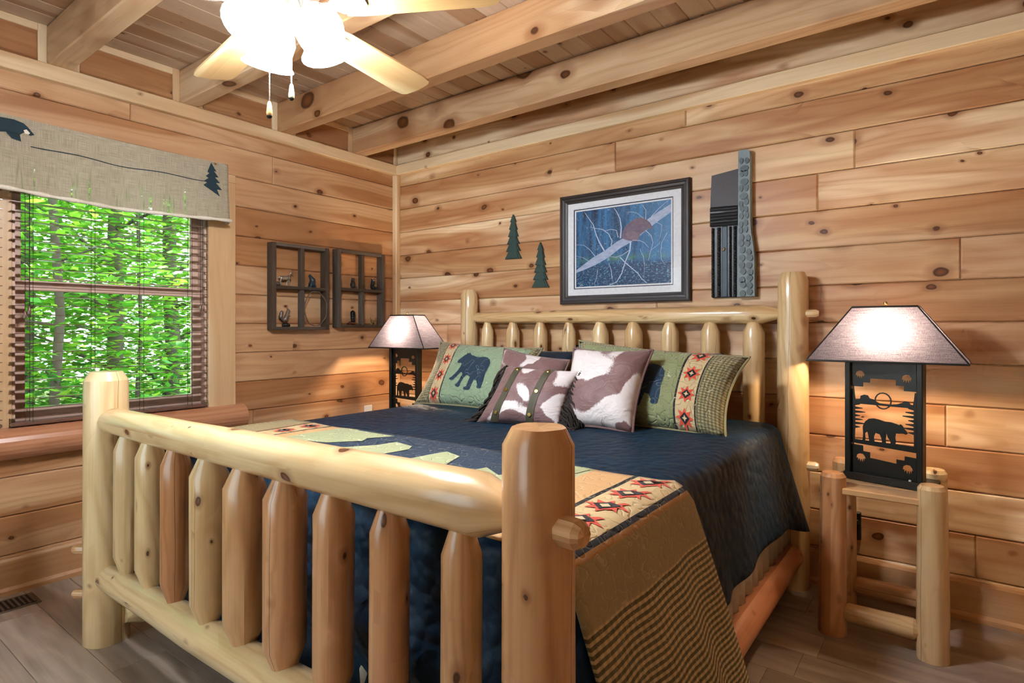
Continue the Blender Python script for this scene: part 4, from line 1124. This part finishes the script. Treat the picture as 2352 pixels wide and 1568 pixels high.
# ------------------------------------------------------------------ shadow-box frames and figurines on the window wall
def shadow_box(y0, y1, z0, z1, label):
    root = empty('window_frame_shelf', (0, (y0 + y1) / 2, z0), label, 'wall shelf', 'weathered four-pane frame shelves')
    D = .066; s = .028; ym = y0 + (y1 - y0) * .52; zm = z0 + (z1 - z0) * .49
    for a in (y0, y1 - s): box('stile', (0, a, z0), (D, a + s, z1), m_grey, root, .002)
    box('top_rail', (0, y0 + s, z1 - .022), (D - .006, y1 - s, z1), m_greyY, root, .002); box('bottom_rail', (0, y0 + s, z0), (D, y1 - s, z0 + .02), m_greyY, root, .002)
    box('shelf', (0, y0 + s, zm - .011), (D - .002, y1 - s, zm + .011), m_greyY, root, .002)
    box('muntin', (.02, ym - .013, zm + .011), (D - .004, ym + .013, z1 - .022), m_grey, root, .002); box('muntin', (.02, ym - .013, z0 + .02), (D - .004, ym + .013, zm - .011), m_grey, root, .002)
    return zm + .011, z0 + .02
s1, b1 = shadow_box(-1.112, -.682, 1.237, 1.806, 'weathered grey four-pane frame shelf nearest the window')
s2, b2 = shadow_box(-.610, -.176, 1.252, 1.815, 'weathered grey four-pane frame shelf nearest the corner')
m_pew = plain('pewter', '#a89a88', .35, .6, bumpy=.3, scale=60); m_bk = plain('black_resin', '#17191b', .35, bumpy=.3, scale=50)
m_teal = plain('dark_teal_resin', '#1f3038', .35, bumpy=.3); m_bz = plain('pewter_brown', '#6f6258', .4, .4, bumpy=.3, scale=60); m_gd = plain('antique_gold', '#8d7a4c', .4, .6, bumpy=.3)
# deer: local axes y = along the shelf, z up
DE = [((0, -.03, .05), (0, .022, .054), .016, .015), ((0, .022, .056), (0, .036, .085), .010, .007), ((0, .036, .088), (0, .056, .082), .008, .004),
      ((.006, .02, .05), (.006, .026, .0), .006, .0032), ((-.006, .02, .05), (-.006, .012, .0), .006, .0032), ((.006, -.03, .05), (.006, -.042, .028), .008, .004), ((.006, -.042, .028), (.006, -.036, .0), .004, .0032), ((-.006, -.03, .05), (-.006, -.026, .0), .007, .0032),
      ((.004, .036, .094), (.012, .034, .112), .0026, .002), ((.012, .034, .112), (.012, .046, .118), .002, .0016), ((-.004, .036, .094), (-.012, .034, .112), .0026, .002), ((-.012, .034, .112), (-.012, .046, .118), .002, .0016), ((0, -.044, .058), (0, -.054, .05), .005, .003)]
def fig(name, parts, mat, loc, label, cat='figurine', vox=.0022):
    o = capsule_blob(parts, vox, mat, name, None, loc); return tag(o, label, cat)
dr = fig('deer_figurine', DE, m_pew, (.034, -1.0, s1), 'small pewter stag figurine standing on the upper left shelf pane')
fig('stump_figurine', [((0, -.012, .014), (0, .016, .012), .014, .012), ((0, 0, .02), (0, .01, .022), .008, .006)], m_bz, (.024, -1.055, s1), 'small brown rock ornament behind the pewter stag', 'ornament')
fig('bear_figurine', [((0, 0, .022), (0, .004, .05), .022, .02), ((0, .002, .055), (0, -.016, .08), .016, .011), ((0, -.016, .082), (0, -.026, .078), .010, .006), ((.012, -.01, .03), (.012, -.02, .004), .009, .007), ((-.012, -.01, .03), (-.012, -.02, .004), .009, .007), ((.008, .01, .02), (.012, .018, .004), .01, .008)], m_teal, (.036, -.80, s1), 'dark teal upright bear figurine in the upper right pane of the window-side frame')
fig('squirrel_figurine', [((0, .0, .03), (0, .012, .06), .018, .013), ((0, .012, .068), (0, .02, .09), .011, .009), ((0, .02, .088), (0, .032, .084), .009, .004), ((.004, .016, .095), (.005, .014, .108), .003, .0016), ((-.004, .016, .095), (-.005, .014, .108), .003, .0016), ((0, -.012, .02), (0, -.035, .045), .009, .013), ((0, -.035, .045), (0, -.028, .075), .013, .012), ((0, -.028, .075), (0, -.042, .07), .010, .005), ((.008, .016, .055), (.006, .03, .05), .005, .004)], m_bz, (.034, -1.0, b1 + .02), 'grey-brown squirrel figurine sitting on a dark base in the lower left pane')
fig('squirrel_stand', [((0, -.014, .010), (0, .022, .010), .0125, .0125), ((.004, 0, .014), (.004, .012, .014), .012, .011)], m_bk, (.034, -1.0, b1), 'dark lumpy stand under the squirrel figurine', 'stand')
fig('bear_figurine', [((0, 0, .022), (0, 0, .04), .02, .017), ((0, 0, .06), (0, 0, .064), .014, .013), ((.0, -.012, .058), (.012, -.016, .056), .007, .005), ((0, -.01, .074), (0, -.01, .077), .005, .004), ((0, .01, .074), (0, .01, .077), .005, .004), ((.008, -.014, .04), (.012, -.03, .03), .008, .006), ((.012, -.012, .01), (.02, -.026, .008), .009, .008), ((.012, .012, .01), (.02, .018, .008), .009, .008)], plain('brown_black_resin', '#2a211f', .5, bumpy=.4, scale=60), (.034, -.455, s2), 'dark brown sitting bear figurine in the upper left pane near the corner')
bb = empty('bear_figurine', (.034, -.27, s2), 'black bear figurine with round belly in the upper right pane near the corner', 'figurine')
o = capsule_blob([((0, 0, .024), (0, 0, .044), .021, .018), ((0, 0, .062), (.004, 0, .066), .015, .013), ((.016, 0, .062), (.02, 0, .06), .007, .006), ((0, -.012, .078), (0, -.012, .081), .005, .004), ((0, .012, .078), (0, .012, .081), .005, .004), ((.006, -.018, .044), (.018, -.012, .03), .007, .006), ((.006, .018, .044), (.018, .012, .03), .007, .006), ((.014, -.012, .008), (.024, -.014, .008), .009, .008), ((.014, .012, .008), (.024, .014, .008), .009, .008)], .0022, m_bk, 'body', bb, (0, 0, 0), world=False)
link('belly_medallion', lathe([(.011, 0), (.011, .004), (0, .006)], 14), m_gd, bb, (.024, .004, .034), (0, R(90), 0), world=False)
for s_ in (-1, 1): link('eye', lathe([(.003, 0), (.002, .002), (0, .0025)], 8), m_white, bb, (.015, s_ * .006, .07), (0, R(90), 0), world=False)
m_bootg = plain('glossy_black_glaze', '#0d0f12', .12); m_bootr = plain('russet_glaze', '#5d2a20', .15)
bo = empty('boot_figurine', (.036, -.47, b2), 'glossy black and russet cowboy boot ornament in the lower left pane', 'ornament')
capsule_blob([((0, .012, .03), (0, .012, .08), .016, .0185), ((0, .012, .05), (0, .012, .088), .017, .019)], .0022, m_bootg, 'boot_shaft', bo, (0, 0, 0), world=False)
capsule_blob([((0, .014, .012), (0, -.012, .014), .0115, .012), ((0, -.012, .012), (0, -.032, .008), .011, .007), ((0, .014, .01), (0, .016, .03), .0105, .014)], .0022, m_bootr, 'boot_foot', bo, (0, 0, 0), world=False)
capsule_blob([((0, -.028, .008), (0, -.04, .006), .008, .0055)], .0018, m_bootg, 'boot_toe', bo, (0, 0, 0), world=False)
fig('moose_figurine', [((0, -.014, .024), (0, .012, .024), .012, .011), ((.005, -.014, .02), (.005, -.016, 0), .005, .004), ((-.005, .012, .02), (-.005, .014, 0), .005, .004), ((.005, .012, .02), (.005, .008, 0), .005, .004), ((-.005, -.016, .02), (-.005, -.02, 0), .005, .004), ((0, -.02, .03), (.008, -.03, .034), .009, .006), ((0, -.022, .04), (.0, -.03, .056), .004, .003), ((0, .014, .034), (0, .024, .05), .004, .006)], m_gd, (.036, -.265, b2), 'tiny antique gold animal ornament in the lower right pane near the corner', 'ornament')
# twig wreath
pts = []
for i in range(120):
    a = 2 * math.pi * i / 40; k = i // 40
    r_ = 1 + .05 * noise.noise((i * .3, k, 0))
    pts.append((.058 + .006 * math.sin(i * .9 + k), .088 * r_ * math.cos(a), .118 * r_ * math.sin(a)))
tag(link('twig_wreath', tube(pts, .0022, 5, closed=True), m_bz, None, (.012, -.795, b1 + .124)), 'thin oval twig wreath in the lower right pane of the window-side frame', 'wreath')

# ------------------------------------------------------------------ burlap valance
t = NT('burlap'); u = t.n('TexCoord').outputs['Object']; sx = t.n('SeparateXYZ', i_0=u)
wy = t.noise(t.vm('MULTIPLY', u, (1, 420, 14)), 1, 2); wz = t.noise(t.vm('MULTIPLY', u, (1, 14, 420)), 1, 2)
wv = t.math('ADD', t.math('MULTIPLY', wy, .5), t.math('MULTIPLY', wz, .5))
c = t.mix(t.mr(wv, .35, .65), lin('#8f8672'), lin('#c0b6a0'))
low = t.mr(sx.outputs[2], -.02, -.10)
pull = t.mr(t.noise(t.vm('MULTIPLY', u, (1, 34, 3)), 1, 3, .6), .56, .66)
gap = t.math('MULTIPLY', t.math('MULTIPLY', low, pull), t.mr(wv, .42, .55))
trn = t.n('BsdfTranslucent', i_Color=lin('#d8cdb4')); dfn = t.n('BsdfDiffuse', i_Color=c, i_Normal=t.bump(wv, .5, .003))
mx = t.n('MixShader', i_0=.12); t.t.links.new(dfn.outputs[0], mx.inputs[1]); t.t.links.new(trn.outputs[0], mx.inputs[2])
tp = t.n('BsdfTransparent'); mx2 = t.n('MixShader', i_0=t.math('MULTIPLY', gap, .85)); t.t.links.new(mx.outputs[0], mx2.inputs[1]); t.t.links.new(tp.outputs[0], mx2.inputs[2])
t.t.links.new(mx2.outputs[0], t.out.inputs[0]); t.t.nodes.remove(t.b); m_burlap = t.m
VB = Vector((.1, -2.4, 2.05))
val = empty('window_valance', VB, 'burlap valance with bear and pine tree appliques over the windows', 'valance')
def vsurf(s, f):
    """s metres along y measured from y=-1.42 (negative outward return), f 0 top .. 1 bottom"""
    z = 2.222 - .335 * f
    if s < .02:
        a = max(0, min(1, (.02 - s) / .10)); return Vector((.115 - .095 * a, -1.425 + .006 * f + .02 * f * a + .012 * math.sin(a * 3), z + .0 - .01 * f))
    y = -1.42 - s + .02
    fl = .018 * math.sin(s * 7 + .5) * f + .008 * math.sin(s * 19) * f
    return Vector((.112 + fl + .012 * f, y, z - .006 * math.sin(s * 3.2) * (1 - f) - .018 * f * math.sin(s * 2.1 + .4) ** 2))
NS, NF = 130, 14
sm = 2.25
def vgrid(f0, f1, dx):
    vs_, fs = [], []
    for i in range(NS + 1):
        s_ = -.08 + (sm + .08) * i / NS
        for j in range(NF + 1):
            f = f0 + (f1 - f0) * j / NF; v = vsurf(s_, f) + Vector((dx, 0, 0)); vs_.append(v - VB)
    for i in range(NS):
        for j in range(NF): a = i * (NF + 1) + j; fs.append((a, a + 1, a + NF + 2, a + NF + 1))
    return mesh(vs_, fs, 180)
o = link('panel', vgrid(0, 1, 0), m_burlap, val, (0, 0, 0), world=False)
hem_pts = [vsurf(.02 + (sm - .02) * i / 160, 1.0) - VB for i in range(161)]
m_hem = plain('frayed_burlap_hem', '#ded6c4', .9, bumpy=.6, scale=150)
link('hem_roll', tube(hem_pts, [.010 + .002 * math.sin(i * .7) for i in range(161)], 8), m_hem, val, (0, 0, 0), world=False)
link('rod', tube([(.09, -1.44, 2.215), (.09, -3.66, 2.215)], .009, 8), m_brass, val)
for yy in (-1.5, -2.5, -3.55): link('rod_bracket', boxme(.09, .012, .014), m_brass, val, (.069, yy, 2.205))
m_felt = plain('dark_blue_green_felt', '#1d333c', .9, bumpy=.4, scale=200)
def vpatch(nm, pts, mt=m_felt, off=.003): # pts: (y,z)
    return patch(nm, vsurf, [(-1.40 - y_, (2.222 - z_) / .335) for y_, z_ in pts], off, mt, val, .05, VB, 1)
tr_ = [(-1.526, 2.242 - .03), (-1.498, 2.165), (-1.512, 2.165), (-1.487, 2.132), (-1.508, 2.13), (-1.48, 2.10), (-1.505, 2.098), (-1.47, 2.06), (-1.50, 2.06), (-1.485, 2.02), (-1.575, 2.075), (-1.555, 2.092), (-1.572, 2.098), (-1.545, 2.12), (-1.56, 2.128), (-1.54, 2.148), (-1.55, 2.155)]
vpatch('tree_applique', [(y_, z_ - .0) for y_, z_ in tr_])
be = [(-2.345, 2.155), (-2.37, 2.185), (-2.385, 2.198), (-2.42, 2.205), (-2.50, 2.20), (-2.56, 2.205), (-2.62, 2.19), (-2.65, 2.15), (-2.645, 2.10), (-2.60, 2.09), (-2.59, 2.12), (-2.55, 2.135), (-2.54, 2.10), (-2.49, 2.095), (-2.485, 2.13), (-2.45, 2.14), (-2.43, 2.115), (-2.395, 2.11), (-2.40, 2.14), (-2.385, 2.155), (-2.36, 2.147)]
vpatch('bear_applique', be); vpatch('bear_face', [(-2.362, 2.158), (-2.375, 2.172), (-2.386, 2.165), (-2.382, 2.152), (-2.368, 2.150)], m_hem, .005)
link('stitched_line', tube([vsurf(.10 + .86 * i / 40, .36 - .0 * i / 40 + .012 * math.sin(i * .35)) + Vector((.003, 0, 0)) - VB for i in range(41)], .0022, 5), m_felt, val, (0, 0, 0), world=False)

# ------------------------------------------------------------------ woods outside the window
t = NT('leaf_green'); rp = t.n('NewGeometry').outputs['Random Per Island']
lc = t.ramp(rp, [(0, lin('#1f7a35')), (.4, lin('#3fa02f')), (.75, lin('#74bf33')), (1, lin('#b4d84a'))])
a1 = t.n('BsdfDiffuse', i_Color=lc); a2 = t.n('BsdfTranslucent', i_Color=t.mix(.35, lc, lin('#c8e85a'))); a3 = t.n('BsdfGlossy', i_Roughness=.35)
mx = t.n('MixShader', i_0=.5); t.t.links.new(a1.outputs[0], mx.inputs[1]); t.t.links.new(a2.outputs[0], mx.inputs[2])
mx2 = t.n('MixShader', i_0=.05); t.t.links.new(mx.outputs[0], mx2.inputs[1]); t.t.links.new(a3.outputs[0], mx2.inputs[2])
t.t.links.new(mx2.outputs[0], t.out.inputs[0]); t.t.nodes.remove(t.b); m_leaf = t.m
m_bark = plain('grey_brown_bark', '#5a5048', .9, bumpy=.8, scale=14)
m_soil = plain('leaf_litter_slope', '#5a6b36', .95, bumpy=.6, scale=8)
# ground outside
gv, gf = [], []
for i in range(15):
    for j in range(15):
        x_, y_ = -.16 - i * 1.2, -10 + j * 1.5
        gv.append((x_, y_, -.55 - .3 * noise.noise((x_ * .3, y_ * .3, 0)) + .02 * i))
for i in range(14):
    for j in range(14): a = i * 15 + j; gf.append((a, a + 1, a + 16, a + 15))
tag(link('ground_outside', mesh(gv, gf, 180), m_soil), kind='structure')
lr = random.Random(5)
def leafmesh(centres, per, spread, size, lo=.02):
    vs_, fs = [], []
    for (cx, cy, cz, sc_) in centres:
        tx, ty = lr.uniform(-.35, .35), lr.uniform(-.35, .35)
        for k in range(per):
            px, py = lr.gauss(0, spread * sc_), lr.gauss(0, spread * sc_)
            p = Vector((cx + px, cy + py, cz + px * tx + py * ty + lr.gauss(0, .05 * sc_)))
            L = size * lr.uniform(.6, 1.3); a = lr.uniform(0, 6.28)
            d = Vector((math.cos(a), math.sin(a), lr.uniform(-.5, .25))).normalized(); s_ = d.cross(Vector((lr.uniform(-.5, .5), lr.uniform(-.5, .5), 1))).normalized()
            n_ = len(vs_)
            vs_ += [p, p + d * L * .45 + s_ * L * .28, p + d * L, p + d * L * .45 - s_ * L * .28]
            fs.append((n_, n_ + 1, n_ + 2, n_ + 3))
    me = bpy.data.meshes.new('m'); me.from_pydata([tuple(v) for v in vs_], [], fs); return me
trees = [(-3.6, -1.25, .05, 6.5), (-5.6, -.05, .11, 7.5), (-4.4, -.22, .03, 6), (-7.2, 1.35, .14, 8), (-7.6, -.6, .15, 8), (-5.2, -2.6, .12, 7)]
words = ['thin grey tree trunk in the left part of the window view', 'straight tree trunk in the middle of the window view', 'slender sapling just right of the middle trunk outside', 'thick far trunk at the right of the window view', 'tree trunk at the far left edge of the window view', 'leafy tree outside the second window at the left edge']
for (x_, y_, r_, h_), lb in zip(trees, words):
    root = empty('tree', (x_, y_, -.8), lb, 'tree', 'trees outside the window')
    pts = [(x_ + .12 * noise.noise((x_, k * .5, 0)), y_ + .12 * noise.noise((y_, k * .5, 5)), -.8 + h_ * k / 9) for k in range(10)]
    link('trunk', tube(pts, [r_ * (1 - .06 * k) for k in range(10)], 9, smooth=180), m_bark, root)
    for k in range(9):
        z = .1 + k * .5 + lr.uniform(-.2, .2); a = lr.uniform(0, 6.28); L = lr.uniform(.8, 1.7)
        p0 = Vector((x_, y_, z)); d = Vector((math.cos(a), math.sin(a), lr.uniform(.05, .5)))
        link('branch', tube([p0, p0 + d * L * .5 + Vector((0, 0, .05)), p0 + d * L], [r_ * .28, r_ * .18, .006], 5, smooth=180), m_bark, root)
    cs = [(x_ + lr.gauss(0, 1.0), y_ + lr.gauss(0, 1.0), lr.uniform(-.4, 4.6), lr.uniform(.7, 1.3)) for _ in range(230)]
    cs = [c_ for c_ in cs if c_[0] < -1.5]
    o = link('foliage', leafmesh([(a - x_, b - y_, c_ + .8, d) for a, b, c_, d in cs], 22, .24, .12), m_leaf, root, (0, 0, 0), world=False); o['kind'] = 'stuff'
cs = [(lr.uniform(-11.5, -7.6), lr.uniform(-8, 7), lr.uniform(-.6, 6.0), 1.6) for _ in range(2600)]
cs += [(lr.uniform(-6.5, -2.2), lr.uniform(-6.5, -2.2), lr.uniform(-.2, 4.2), 1.1) for _ in range(300)]
o = tag(link('woodland_foliage', leafmesh(cs, 14, .3, .24), m_leaf), 'sunlit green leaves of the distant woods', 'foliage', kind='stuff')
cs = [(lr.uniform(-7, -2.2), lr.uniform(-5, 4), lr.uniform(-.6, .1), .9) for _ in range(160)]
o = tag(link('undergrowth', leafmesh(cs, 16, .2, .10), m_leaf), 'low green undergrowth on the slope outside', 'foliage', kind='stuff')
